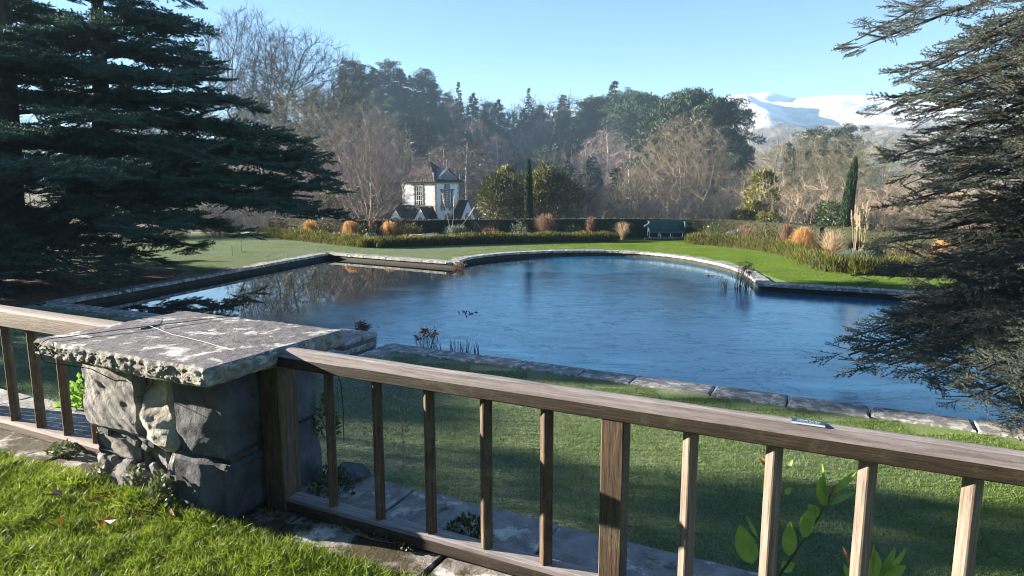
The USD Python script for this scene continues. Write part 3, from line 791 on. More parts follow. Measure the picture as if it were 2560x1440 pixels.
#@@FENCE
# ------------------------------------------------------------------ wooden railing (local x along the fence, y away from the viewer)
def rail_profile(w, z0, z1, crown, x0, x1, seed, n=40):
    """A handrail with a crowned top and slightly worn edges."""
    prof = [(-w, z0 + 0.006), (-w + 0.006, z0), (w - 0.006, z0), (w, z0 + 0.006), (w, z1 - 0.012), (w - 0.012, z1), (w * 0.45, z1 + crown * 0.8), (0, z1 + crown), (-w * 0.45, z1 + crown * 0.8), (-w + 0.012, z1), (-w, z1 - 0.012)]
    k = len(prof)
    xs = np.linspace(x0, x1, n)
    v = np.array([[xx, a, b] for xx in xs for a, b in prof])
    v[:, 1:] += (np.stack([meshkit.fbm(v * [3, 25, 25] + seed + 50 * j, 3, seed) for j in (0, 1)], 1) - 0.5) * 0.006
    f = []
    kk = np.arange(k); k2 = (kk + 1) % k
    for i in range(n - 1):
        o = i * k
        f += [np.stack([o + kk, o + k2, o + k2 + k], 1), np.stack([o + kk, o + k2 + k, o + kk + k], 1)]
    v = np.vstack([v, [[x0, 0, (z0 + z1) / 2], [x1, 0, (z0 + z1) / 2]]])
    f += [np.stack([np.full(k, n * k), k2, kk], 1), np.stack([np.full(k, n * k + 1), (n - 1) * k + kk, (n - 1) * k + k2], 1)]
    return v, np.vstack(f)[:, ::-1]


def baluster(a, z0, z1, seed):
    """A square stick set cornerwise, edges a little worn."""
    h = a * math.sqrt(0.5)
    c = 0.003
    ring = []
    for ang in range(4):
        t = ang * math.pi / 2
        p = np.array([math.cos(t), math.sin(t)]) * h
        q = np.array([-math.sin(t), math.cos(t)])
        ring += [p - q * c - p / h * c, p + q * c - p / h * c]
    ring = np.array(ring)
    zs = np.linspace(z0, z1, 9)
    v = np.array([[*p, zz] for zz in zs for p in ring])
    v[:, :2] *= 1 + 0.05 * (meshkit.fbm(v * 6 + seed, 2, 2)[:, None] - 0.5)
    k = len(ring); kk = np.arange(k); k2 = (kk + 1) % k
    f = []
    for i in range(len(zs) - 1):
        o = i * k
        f += [np.stack([o + kk, o + k2, o + k2 + k], 1), np.stack([o + kk, o + k2 + k, o + kk + k], 1)]
    return v, np.vstack(f)


fence_r = thing('wooden_railing', 'dark weathered wooden railing with frosted handrail right of the stone pillar', 'railing', (P0[0], P0[1], 0), FROT)
obj('handrail', rail_profile(0.06, 0.828, 0.895, 0.026, -0.30, 4.2, 1, 90), 'rail_wood', fence_r, smooth=40)
obj('bottom_rail', rail_profile(0.055, 0.036, 0.104, 0.004, -0.42, 4.2, 2, 60), 'rail_wood', fence_r, smooth=40)
pv = bbox(-0.405, -0.27, -0.07, 0.065, 0.036, 0.828, 0.006)
obj('post', pv, 'baluster_wood', fence_r, label='thick dark end post against the pillar')
for k in range(14):
    s0 = 0.302 * k + (0.006 if k < 4 else 0)
    if k == 5:
        obj('post', bbox(s0 - 0.045, s0 + 0.05, -0.05, 0.05, 0.107, 0.83, 0.005), 'baluster_wood', fence_r, label='square post among the balusters')
        continue
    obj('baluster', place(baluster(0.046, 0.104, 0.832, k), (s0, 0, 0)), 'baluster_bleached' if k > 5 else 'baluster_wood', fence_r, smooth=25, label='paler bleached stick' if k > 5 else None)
pl = thing('plaque', 'small dark notice plate with white lettering on the handrail', 'notice plate', fw(2.22, -0.012, 0.9185), FROT)
obj('plate', bbox(-0.055, 0.055, -0.02, 0.02, 0, 0.006, 0.0012), 'plaque_black', pl)
obj('edge_strip', box(-0.054, 0.054, -0.0215, -0.0202, 0, 0.0062), 'letter_white', pl)
tm = meshkit.text_mesh('Please Do Not', 0.0085, 0.0006)
tm.apply_translation([-tm.bounds[:, 0].mean(), 0.004, 0.0061])
obj('lettering', tm, 'letter_white', pl)
rng = np.random.default_rng(8)
dots = []
for yy in (-0.006, -0.0145):
    xx = -0.038
    while xx < 0.036:
        w = rng.uniform(0.003, 0.008)
        dots.append(box(xx, xx + w, yy, yy + 0.0022, 0.0061, 0.0066)); xx += w + 0.004
obj('small_lettering', dots, 'letter_white', pl)

fence_l = thing('wooden_railing', 'bleached mossy wooden railing left of the stone pillar', 'railing', (P0[0], P0[1], 0), FROT)
obj('handrail', rail_profile(0.066, 0.800, 0.915, 0.006, -4.6, -1.36, 3, 60), 'rail_wood_bleached', fence_l, smooth=40)
obj('end_cap', bbox(-1.357, -1.335, -0.068, 0.068, 0.906, 0.93, 0.004), 'black_metal', fence_l)
obj('bottom_rail', rail_profile(0.055, 0.036, 0.098, 0.004, -4.6, -1.54, 4, 50), 'rail_wood_bleached', fence_l, smooth=40)
for k in range(9):
    obj('baluster', place(baluster(0.05, 0.096, 0.804, 20 + k), (-1.97 - 0.313 * k, 0, 0)), 'baluster_mossy', fence_l, smooth=25)

# ------------------------------------------------------------------ the pillar
pil = thing('stone_pillar', 'rough dark stone pillar with a broad lichen spotted capstone', 'stone pillar', (P0[0], P0[1], 0), FROT)


def slab(x0, x1, y0, y1, z0, z1, seed, edge_rough=0.05, size=0.035, top_rough=0.006):
    """A stone slab with a nearly flat top and broken edges."""
    m = trimesh.Trimesh(*bbox(x0, x1, y0, y1, z0, z1, 0.018)).subdivide_to_size(size)
    v = np.array(m.vertices)
    cx, cy = (x0 + x1) / 2, (y0 + y1) / 2
    u = np.stack([(v[:, 0] - cx) / ((x1 - x0) / 2), (v[:, 1] - cy) / ((y1 - y0) / 2)], 1)
    e = np.clip((np.abs(u).max(1) - 0.93) / 0.07, 0, 1)
    nz = meshkit.fbm(v * 30 + seed, 4, seed) - 0.5
    nl = meshkit.fbm(v * 4 + seed + 9, 3, seed) - 0.5
    g = np.random.default_rng(seed)
    fac = 0
    for lam, amp in ((0.21, 1.0), (0.13, 0.8), (0.08, 0.6), (0.05, 0.45), (0.033, 0.3)):
        dd = g.normal(size=3); dd /= np.linalg.norm(dd)
        fac = fac + amp * (np.abs((((v @ dd) / lam + g.uniform()) % 1) - 0.5) * 2 - 0.5)
    nz = nz * 0.35 + fac * 0.16
    out = np.where(np.abs(u[:, :1]) > np.abs(u[:, 1:]), np.stack([np.sign(u[:, 0]), 0 * u[:, 0]], 1), np.stack([0 * u[:, 0], np.sign(u[:, 1])], 1))
    tz = (v[:, 2] - z0) / (z1 - z0)
    v[:, :2] += out * (e * (nz * 1.5 + nl * 0.55 - 0.25 * (1 - tz)) * edge_rough)[:, None]
    v[:, 2] += np.where(tz > 0.8, (nz * 0.7 + nl) * top_rough * 2, (nz + nl) * 0.03 * (tz < 0.2))
    return v, np.array(m.faces)


cv, cf = slab(-1.63, -0.262, -0.50, 0.455, 0.828, 0.925, 3, 0.050, 0.016)
fn = np.cross(cv[cf[:, 1]] - cv[cf[:, 0]], cv[cf[:, 2]] - cv[cf[:, 0]]); fn = fn[:, 2] / np.linalg.norm(fn, axis=1)
is_top = (fn > 0.75) & (cv[cf][:, :, 2].mean(1) > 0.895)
cap = obj('capstone', (cv, cf[is_top]), 'cap_stone', pil, smooth=50)
obj('broken_edge', (cv, cf[~is_top]), 'cap_edge', cap, smooth=14)
obj('core', box(-1.51, -0.465, -0.225, 0.33, -0.05, 0.838), 'mortar', pil)


def block(x0, x1, y0, y1, z0, z1, seed, rough=0.10, cham=0.03, size=0.026):
    """A quarried building stone: faceted faces, broken arrises."""
    m = trimesh.Trimesh(*bbox(x0, x1, y0, y1, z0, z1, cham)).subdivide_to_size(size)
    v = np.array(m.vertices)
    c = np.array([(x0 + x1) / 2, (y0 + y1) / 2, (z0 + z1) / 2])
    h = np.array([x1 - x0, y1 - y0, z1 - z0]) / 2
    u = (v - c) / h
    a = np.abs(u).argmax(1)
    nor = np.zeros_like(v); nor[np.arange(len(v)), a] = np.sign(u[np.arange(len(v)), a])
    big = np.abs(meshkit.fbm(v * [4.5, 4.5, 3.0] + seed * 3.1, 2, seed) - 0.5) * 2
    fine = meshkit.fbm(v * 14 + seed, 4, seed + 1) - 0.5
    ridge = np.abs(meshkit.noise(v @ np.array([[1, .4, .2], [0, 1, 0], [.9, .2, 1]]) * 5 + seed) - 0.5)
    g = np.random.default_rng(seed)
    K = 9
    ci = c + g.uniform(-1, 1, (K, 3)) * h
    gi = g.normal(size=(K, 3)) * 0.30
    pl = ((v[:, None] - ci[None]) * gi[None]).sum(2) + g.uniform(0, 0.05, K)[None]
    fac = pl.min(1); fac = np.clip(fac - np.median(fac), -0.045, 0.035)
    crease = 0
    for lam, amp in ((0.19, 1.0), (0.11, 0.7), (0.06, 0.4)):
        dd = g.normal(size=3); dd /= np.linalg.norm(dd)
        crease = crease + amp * (np.abs((((v @ dd) / lam + g.uniform() + 0.5 * meshkit.noise(v * 3 + seed, 2)) % 1) - 0.5) * 2 - 0.5)
    v += nor * (fac * (rough / 0.065) * 0.9 + crease * 0.20 * rough + fine * 0.30 * rough)[:, None]
    return v, np.array(m.faces)


stones = [  # x0, x1, y0, y1, z0, z1, material, roughness
    (-1.56, -1.06, -0.285, 0.05, 0.40, 0.835, 'pillar_stone', 0.09),
    (-1.03, -0.80, -0.30, 0.05, 0.385, 0.84, 'pillar_pale', 0.09),
    (-0.785, -0.425, -0.285, 0.12, 0.36, 0.84, 'pillar_dark', 0.05),
    (-0.77, -0.43, 0.13, 0.36, 0.42, 0.835, 'pillar_dark', 0.05),
    (-1.55, -1.17, -0.27, 0.06, 0.20, 0.355, 'pillar_stone', 0.08),
    (-1.155, -0.90, -0.275, 0.06, 0.17, 0.345, 'pillar_stone', 0.09),
    (-0.80, -0.415, -0.295, 0.10, 0.03, 0.35, 'pillar_dark', 0.05),
    (-0.75, -0.42, 0.11, 0.375, 0.00, 0.41, 'pillar_dark', 0.05),
    (-1.57, -1.35, -0.26, 0.06, -0.02, 0.19, 'pillar_stone', 0.08),
    (-1.335, -0.83, -0.30, 0.06, -0.03, 0.165, 'pillar_stone', 0.08),
    (-0.89, -0.835, -0.27, 0.02, 0.16, 0.37, 'pillar_stone', 0.08),
    (-1.55, -1.15, 0.07, 0.36, 0.0, 0.40, 'pillar_stone', 0.07),
    (-1.56, -1.10, 0.07, 0.36, 0.41, 0.835, 'pillar_stone', 0.07),
    (-1.09, -0.835, 0.10, 0.37, 0.0, 0.835, 'pillar_dark', 0.06)]
for k, (a, b, c, d, e, g, mm, rr) in enumerate(stones):
    obj('stone', block(a, b, c, d, e, g, 11 + k, rr * 0.72, 0.014), mm, pil, smooth=10)
rng = np.random.default_rng(77)
for k in range(26):
    xx = rng.uniform(-1.52, -0.84); zz = rng.choice([0.375, 0.19, 0.39, 0.18]) + rng.normal(0, 0.02)
    sx_, sz_ = rng.uniform(0.02, 0.055), rng.uniform(0.012, 0.030)
    v, f = block(-sx_, sx_, -0.03, 0.03, -sz_, sz_, 300 + k, 0.016, 0.008, 0.02)
    ca, sa = math.cos(rng.normal(0, .35)), math.sin(rng.normal(0, .35))
    v = v @ np.array([[ca, 0, sa], [0, 1, 0], [-sa, 0, ca]])
    obj('packing_stone', (v + [xx, -0.246 + rng.uniform(-0.015, 0.008), zz], f), 'pillar_stone' if k % 3 else 'pillar_dark', pil, smooth=16)
# wires lying across the capstone
for name, lab, mt, pts in (
        ('black_cable', 'thin black cable crossing the capstone and hanging under its left end', 'wire_black', [(-1.12, 0.45, 0.937), (-1.30, 0.0, 0.94), (-1.50, -0.50, 0.938), (-1.505, -0.535, 0.90), (-1.48, -0.53, 0.825), (-1.36, -0.36, 0.76), (-1.22, -0.32, 0.70)]),
        ('pale_wire', 'thin pale wire lying across the top of the capstone', 'wire_grey', [(-1.58, 0.20, 0.938), (-1.33, -0.02, 0.94), (-1.0, -0.12, 0.942), (-0.70, -0.16, 0.94), (-0.40, -0.22, 0.938)]),
        ('slack_wire', 'thin dark wire hanging from the handrail beside the pillar', 'wire_black', [(-0.02, 0.07, 0.84), (-0.09, 0.2, 0.70), (-0.15, 0.28, 0.5), (-0.2, 0.33, 0.3)])):
    p = polyline_points([fw(a, b, c) for a, b, c in pts], 0.03)
    obj(name, tube(p, 0.0009 if 'pale' in name else 0.0024, 5), mt, label=lab, cat='wire')

#@@FORE
# ------------------------------------------------------------------ near plants
rng = np.random.default_rng(21)


def grass_tuft(rng, n, h, spread, w):
    b = np.column_stack([rng.normal(0, spread, (n, 2)), np.zeros(n)])
    a = rng.uniform(0, 2 * np.pi, n); lean = rng.uniform(0.15, 1.1, n) * h
    hh = h * rng.uniform(0.5, 1.15, n)
    t = b + np.column_stack([np.cos(a) * lean, np.sin(a) * lean, hh])
    bend = np.column_stack([-np.cos(a) * lean * 0.16, -np.sin(a) * lean * 0.16, hh * 0.10])
    return blades(b, t, w * rng.uniform(0.7, 1.3, n), bend, rng)


tufts = [[(grass_tuft(rng, 26, 0.058, 0.022, 0.0034), 'grass_blade'), (grass_tuft(rng, 5, 0.045, 0.024, 0.003), 'grass_dry')] for _ in range(6)]
N = 11500
gs_, gn_ = rng.uniform(-4.2, 1.6, N), -0.285 - 2.2 * rng.uniform(0, 1, N) ** 1.25
bite = 0.05 * (meshkit.fbm(np.stack([gs_ * 3, gs_ * 0, gs_ * 0], -1), 3, 2) - 0.3)
keep = gn_ < -0.275 - bite
keep &= ~((gs_ > -1.58) & (gs_ < -0.40) & (gn_ > -0.30))
gs_, gn_ = gs_[keep], gn_[keep]
gp = P0 + gs_[:, None] * FD + gn_[:, None] * FN
gzz = 0.045 + 0.05 * (meshkit.fbm(np.stack([gp[:, 0] * 2.2, gp[:, 1] * 2.2, 0 * gs_], -1), 3, 4) - 0.5) - 0.05 * ss(-0.42, -0.27, gn_)
an = rng.uniform(0, 2 * np.pi, len(gp))
size = rng.uniform(0.65, 1.15, len(gp)) * (0.75 + 0.6 * meshkit.fbm(np.stack([gp[:, 0] * 3, gp[:, 1] * 3, 0 * an], -1), 3, 14)) * np.where((gs_ > -1.8) & (gs_ < -0.3) & (gn_ > -0.42), 1.35, 1.0)
scatter('/World/' + numbered('/World', 'grass'), tufts, np.column_stack([gp, gzz]), np.column_stack([np.cos(an / 2), 0 * an, 0 * an, np.sin(an / 2)]), size, rng.integers(0, 6, len(gp)),
        label='bright green sunlit grass in front of the pillar', cat='grass')


def leafy_clump(rng, c, radius, height, n, size, up=0.4, flat_=1.0):
    p = rng.normal(size=(n, 3)); p = unit(p) * rng.uniform(0.35, 1, (n, 1)) ** 0.5
    p[:, 2] = np.abs(p[:, 2])
    p = p * [radius, radius * flat_, height]
    d = unit(p / [radius, radius, height] + rng.normal(0, 0.5, (n, 3)) + [0, 0, up])
    return leaves(np.asarray(c) + p, d, size * rng.uniform(0.6, 1.3, n), size * 0.8 * rng.uniform(0.6, 1.2, n), rng, fold=0.15)


def stemmed(name, label, cat, c, radius, height, n, size, leafmat='ivy_leaf', flat_=1.0, rotz=0.0, stems=8):
    t = thing(name, label, cat, c, rotz)
    obj('leaves', leafy_clump(rng, (0, 0, 0), radius, height, n, size, flat_=flat_), leafmat, t)
    a = rng.uniform(0, 2 * np.pi, stems)
    e = np.column_stack([np.cos(a) * radius * 0.6, np.sin(a) * radius * 0.6 * flat_, height * rng.uniform(0.3, 0.8, stems)])
    obj('stem', segs(np.zeros((stems, 3)), e, 0.003, 0.0015, 4), 'dead_stem', t)
    return t


stemmed('ivy', 'pale variegated ivy clump at the foot of the pillar corner', 'ivy', fw(-0.86, -0.36, 0.04), 0.085, 0.23, 200, 0.035, rotz=FROT, flat_=0.6)
stemmed('ivy', 'small ivy sprig halfway along the pillar foot on its joint', 'ivy', fw(-1.10, -0.33, 0.15), 0.07, 0.09, 60, 0.03, rotz=FROT, flat_=0.5)
stemmed('ivy', 'ivy sprig at the lower left edge of the pillar', 'ivy', fw(-1.44, -0.33, 0.06), 0.06, 0.12, 60, 0.03, rotz=FROT, flat_=0.5)
stemmed('fern', 'dark green leafy tuft behind the thick end post', 'fern', fw(-0.20, 0.22, 0.03), 0.12, 0.16, 170, 0.035, 'leaf_green')
stemmed('ivy', 'dark ivy hanging on the far right corner of the pillar', 'ivy', fw(-0.36, 0.38, 0.30), 0.06, 0.26, 120, 0.032, 'leaf_green')
stemmed('weed', 'green moss and weeds on the ledge behind the third and fourth balusters', 'weed', fw(0.72, 0.17, 0.025), 0.13, 0.09, 220, 0.028, 'leaf_green', flat_=0.7, rotz=FROT)
stemmed('weed', 'low green weed on the paving before the left railing', 'weed', fw(-2.15, -0.10, 0.03), 0.14, 0.06, 240, 0.026, 'ivy_leaf', flat_=0.6, rotz=FROT)
stemmed('weed', 'thin line of small green weeds along the bottom rail of the right railing', 'weed', fw(0.30, -0.075, 0.028), 0.28, 0.03, 110, 0.018, 'leaf_green', flat_=0.09, rotz=FROT)
stemmed('weed', 'tiny green sprout beside the thick end post on the paving', 'weed', fw(-0.32, -0.12, 0.028), 0.07, 0.03, 50, 0.02, 'leaf_green', flat_=0.5, rotz=FROT)
stemmed('shrub', 'sunlit yellow green shrub behind the left railing', 'shrub', fw(-3.05, 0.60, -0.25), 0.24, 0.52, 420, 0.065, 'big_leaf')
stemmed('shrub', 'small sunlit leafy shoot behind the second baluster of the left railing', 'shrub', fw(-2.60, 0.62, -0.1), 0.14, 0.33, 130, 0.055, 'big_leaf')

t = thing('dead_leaves', 'heap of rusty brown fallen leaves at the pillar foot', 'fallen leaves', fw(-1.0, -0.40, 0.05), FROT)
for k in range(34):
    c = np.array([rng.uniform(-0.26, 0.28), rng.uniform(-0.06, 0.05), rng.uniform(0.0, 0.035)])
    a = rng.uniform(0, 6.28)
    lm = leaves(c[None], np.array([[math.cos(a), math.sin(a), rng.uniform(-0.2, 0.4)]]), 0.10, 0.05, rng, fold=0.2)
    obj('fallen_leaf', lm, 'fallen_leaf', t)
for sx, nx, lab in ((-0.93, -0.62, 'single rusty red leaf lying in the grass before the pillar'), (-1.05, -0.76, 'curled dark brown leaf in the grass, nearest the viewer'), (-1.40, -0.55, 'pale tan leaf in the grass left of the rusty leaves')):
    a = rng.uniform(0, 6.28)
    lm = leaves(np.zeros((2, 3)) + fw(sx, nx, 0.095), np.array([[math.cos(a), math.sin(a), 0.3], [math.cos(a + .9), math.sin(a + .9), 0.25]]), 0.09, 0.045, rng, fold=0.2)
    obj('fallen_leaf', lm, 'dead_stem' if 'tan' in lab else 'fallen_leaf', label=lab, cat='leaf')


def stalk(name, label, pts, r, side, matn='dead_stem'):
    t = thing(name, label, 'dead stem', pts[0])
    p = spline(np.array(pts) - pts[0], 14)
    obj('stem', tube(p, np.linspace(r, r * 0.5, 14), 5), matn, t)
    if side:
        k = rng.integers(5, 14, side)
        base = p[k] + rng.normal(0, 0.002, (side, 3))
        d = unit(rng.normal(0, 1, (side, 3)) * [1, 1, 0.4] + [0, 0, 0.9])
        b, f = segs(base, base + d * 0.07, 0.0016, 0.001, 3)
        c = np.repeat(base, 10, 0) + np.repeat(d, 10, 0) * rng.uniform(0.02, 0.075, (side * 10, 1))
        obj('seed_head', join([(b, f), leaves(c, unit(np.repeat(d, 10, 0) + rng.normal(0, .6, (side * 10, 3))), 0.018, 0.009, rng)]), 'straw_blade', t, kind='stuff')


stalk('seed_stem', 'tall orange dried seed stem beside the first baluster', [fw(0.06, 0.50, -0.25), fw(0.09, 0.50, 0.1), fw(0.10, 0.49, 0.36), fw(0.14, 0.48, 0.60)], 0.003, 14, 'straw_blade')
stalk('seed_stem', 'short orange dried seed stem between end post and first baluster', [fw(-0.14, 0.48, -0.2), fw(-0.10, 0.48, 0.1), fw(-0.08, 0.47, 0.36)], 0.003, 10, 'straw_blade')
stalk('twig', 'leaning bare twig behind the ledge between second and third balusters', [fw(0.62, 0.52, -0.3), fw(0.63, 0.52, 0.05), fw(0.68, 0.52, 0.22)], 0.003, 0, 'dead_stem')
stalk('twig', 'short bare twig close to the leaning one behind the ledge', [fw(0.68, 0.52, -0.3), fw(0.69, 0.52, 0.0), fw(0.68, 0.52, 0.12)], 0.0025, 0, 'dead_stem')
stalk('twig', 'little bare twig behind the ledge left of the fourth baluster gap', [fw(1.22, 0.52, -0.3), fw(1.22, 0.52, -0.05), fw(1.22, 0.52, 0.06)], 0.0025, 0, 'dead_stem')
stalk('twig', 'bare reddish twig right of the square post', [fw(1.50, 0.5, -0.3), fw(1.51, 0.5, 0.05), fw(1.56, 0.5, 0.33)], 0.003, 0, 'dead_stem')


def big_leaf(base, direction, normal, L, W, curl=0.18):
    """A broad glossy leaf with a folded midrib, 5 x 8 grid."""
    d = unit(np.asarray(direction, float)); n = np.asarray(normal, float); n = unit(n - d * (n @ d)); s = np.cross(d, n)
    us, ws = np.linspace(0, 1, 9), np.linspace(-1, 1, 5)
    prof = np.sin(np.pi * us ** 0.85) ** 0.8
    v = np.array([np.asarray(base) + d * L * u + s * w * W / 2 * pr + n * (abs(w) * 0.16 * W * pr - curl * L * u * u) for u, pr in zip(us, prof) for w in ws])
    i = np.arange(45).reshape(9, 5)
    f = np.vstack([np.stack([i[:-1, :-1].ravel(), i[:-1, 1:].ravel(), i[1:, 1:].ravel()], 1), np.stack([i[:-1, :-1].ravel(), i[1:, 1:].ravel(), i[1:, :-1].ravel()], 1)])
    return v, f


def at_n(x, y, n):
    """The point seen at (x, y) on the vertical plane n metres behind the fence line."""
    r = ray(x, y)
    return r * (((P0 + FN * n) @ FN) / (r[:2] @ FN)) + [0, 0, EYE]


def sprig(label, stem_px, leaf_px, n):
    base = at_n(*stem_px[0], n)
    t = thing('laurel_sprig', label, 'plant', base)
    p = spline([at_n(*q, n) - base for q in stem_px], 20)
    obj('stem', tube(p, np.linspace(0.006, 0.003, 20), 6), 'leaf_green', t, smooth=True)
    for (x0, y0, x1, y1, w, mt, face) in leaf_px:
        a, b = at_n(x0, y0, n) - base, at_n(x1, y1, n) - base
        L = np.linalg.norm(b - a)
        obj('leaf', big_leaf(a, b - a, face, L * 1.03, w * 0.78, 0.06), mt, t, smooth=True)


toward = np.array([-0.45, -0.8, 0.4])
sprig('glossy green laurel shoot climbing between the seventh and ninth balusters', [(1935, 1460), (1975, 1400), (2030, 1320), (2060, 1270), (2085, 1215)], [
    (1880, 1410, 1850, 1315, 0.115, 'big_leaf', (-0.4, -0.8, 0.3)), (1972, 1390, 1975, 1308, 0.075, 'big_leaf', (-0.3, -0.9, 0.2)), (2008, 1345, 2035, 1265, 0.08, 'big_leaf', (-0.9, -0.5, 0.2)),
    (2048, 1290, 2020, 1262, 0.055, 'big_leaf', (-0.4, -0.7, 0.6)), (2062, 1268, 2050, 1195, 0.06, 'big_leaf', (-0.8, -0.6, 0.2)), (2072, 1250, 2052, 1163, 0.028, 'big_leaf', (-1, -0.2, 0.1)),
    (2078, 1235, 2140, 1180, 0.035, 'big_leaf', (0.3, -0.6, 0.8)), (2076, 1262, 2138, 1228, 0.032, 'big_leaf', (0.1, -0.5, 0.9)), (2080, 1240, 2090, 1212, 0.025, 'big_leaf_red', (-0.3, -0.9, 0.2)),
    (1955, 1425, 1985, 1408, 0.06, 'big_leaf', (-0.2, -0.7, 0.7)), (1912, 1228, 1896, 1200, 0.03, 'big_leaf', (-0.6, -0.7, 0.3)), (1966, 1172, 1980, 1150, 0.028, 'big_leaf', (-0.6, -0.7, 0.3)),
    (1918, 1165, 1902, 1143, 0.026, 'big_leaf_red', (-0.6, -0.7, 0.3)), (1962, 1235, 1978, 1220, 0.03, 'big_leaf', (-0.2, -0.7, 0.7)), (1895, 1345, 1865, 1290, 0.022, 'big_leaf', (-0.6, -0.7, 0.3))], 0.30)
sprig('low laurel rosette at the lower edge right of the ninth baluster', [(2180, 1500), (2190, 1460), (2200, 1430)], [
    (2188, 1460, 2190, 1382, 0.07, 'big_leaf', (-0.6, -0.8, 0.2)), (2200, 1440, 2240, 1372, 0.045, 'big_leaf', (0.2, -0.8, 0.6)), (2205, 1440, 2270, 1372, 0.055, 'big_leaf', (0.5, -0.7, 0.5)),
    (2208, 1450, 2262, 1415, 0.06, 'big_leaf', (0.2, -0.6, 0.8)), (2150, 1450, 2106, 1370, 0.028, 'big_leaf_red', (-0.7, -0.6, 0.3)), (2140, 1460, 2110, 1412, 0.045, 'big_leaf', (-0.7, -0.6, 0.3)), (2182, 1440, 2182, 1362, 0.02, 'big_leaf', (-0.9, -0.3, 0.2))], 0.28)

v, f = block(-.085, .085, -.07, .07, -.055, .055, 5, 0.10, 0.03, 0.02)
obj('dark_stone', (v + at_n(882, 1188, 0.41), f), 'pillar_dark', smooth=30, label='rounded black stone on the ledge beyond the first baluster', cat='stone')

#@@TREES
# ------------------------------------------------------------------ tree builders


def colonize(pts, start, step, reach, kill, iters, up=0.06, seed=0):
    """Space colonisation: grows branches from the start nodes towards the points of the crown."""
    rng = np.random.default_rng(seed)
    nodes = [np.asarray(p, float) for p, _ in start]
    par = [q for _, q in start]
    pts = np.asarray(pts, float)
    nodes = np.array(nodes); par = list(par)
    for _ in range(iters):
        if len(pts) == 0:
            break
        tree = cKDTree(nodes)
        d, i = tree.query(pts)
        act = d < reach
        if not act.any():
            break
        dirs = unit(pts[act] - nodes[i[act]])
        acc = np.zeros_like(nodes); np.add.at(acc, i[act], dirs)
        grow = np.unique(i[act])
        nd = unit(unit(acc[grow]) + rng.normal(0, 0.09, (len(grow), 3)) + [0, 0, up])
        new = nodes[grow] + nd * step
        dd, _ = tree.query(new)
        ok = dd > step * 0.45
        if not ok.any():
            break
        new, grow = new[ok], grow[ok]
        nodes = np.vstack([nodes, new]); par += list(grow)
        d2, _ = cKDTree(new).query(pts)
        pts = pts[d2 > kill]
    return nodes, np.array(par)


def crown_points(rng, n, fn):
    """Random points in a crown; fn maps unit-ball points to the crown."""
    p = unit(rng.normal(size=(n, 3))) * rng.uniform(0, 1, (n, 1)) ** (1 / 2.4)
    return fn(p)


def bare_tree(cls, seed, start, crown, n=900, step=0.45, reach=4.0, kill=0.7, bark='bark_grey', twigmat='twig_brown', rtip=0.012, expo=2.35, twigs=3, tlen=0.9, droop=0.0, tup=0.25, twr=0.007, rmax=0.35, thin=0.03, up=0.06, iters=110):
    rng = np.random.default_rng(seed)
    pts = crown_points(rng, n, crown)
    nodes, par = colonize(pts, start, step, reach, kill, iters, up, seed)
    N = len(nodes)
    r = np.zeros(N); kids = np.zeros(N, int)
    for i in range(N - 1, 0, -1):
        if r[i] == 0:
            r[i] = rtip ** expo
        if par[i] >= 0:
            r[par[i]] += r[i]; kids[par[i]] += 1
    r = np.minimum(r ** (1 / expo), rmax)
    k = np.arange(N); k = k[par >= 0]
    thick = r[k] > thin
    a, b = k[thick], k[~thick]
    m = []
    if len(a):
        e0 = nodes[par[a]] - 0.15 * (nodes[a] - nodes[par[a]])
        m.append(segs(e0, nodes[a], np.minimum(r[par[a]], r[a] * 1.25), r[a], 6))
    P = obj('trunk', m, bark, cls, smooth=True)
    parts = []
    if len(b):
        parts.append(segs(nodes[par[b]], nodes[b], np.minimum(r[par[b]], r[b] * 1.3), r[b], 3))
    f = k[r[k] < 0.05]
    d = unit(nodes[f] - nodes[par[f]])
    base = np.repeat(nodes[f], twigs, 0) - np.repeat(d, twigs, 0) * rng.uniform(0, step, (len(f) * twigs, 1))
    td = unit(np.repeat(d, twigs, 0) + rng.normal(0, 0.55, (len(f) * twigs, 3)) + [0, 0, tup])
    L = tlen * rng.uniform(0.4, 1.2, len(td))[:, None]
    mid = base + td * L * 0.5
    td2 = unit(td + rng.normal(0, 0.3, td.shape) + [0, 0, -droop])
    end = mid + td2 * L * 0.6
    s2 = unit(td2 + rng.normal(0, 0.6, td.shape) + [0, 0, tup - droop])
    parts += [segs(base, mid, twr * 1.3, twr, 3), segs(mid, end, twr, twr * 0.6, 3), segs(mid, mid + s2 * L * 0.45, twr * 0.9, twr * 0.5, 3)]
    obj('crown', parts, twigmat, cls)
    return nodes


def trunk_nodes(pts, step=0.45, parent=-1, offset=0):
    p = polyline_points(pts, step)
    return [(q, parent if k == 0 else offset + k - 1) for k, q in enumerate(p)]


def multi(stems, step=0.45):
    out = []
    for s in stems:
        out += trunk_nodes(s, step, -1 if not out else 0, len(out))
    return out


def ell(cx, cy, cz, rx, ry, rz):
    return lambda p: p * [rx, ry, rz] + [cx, cy, cz]


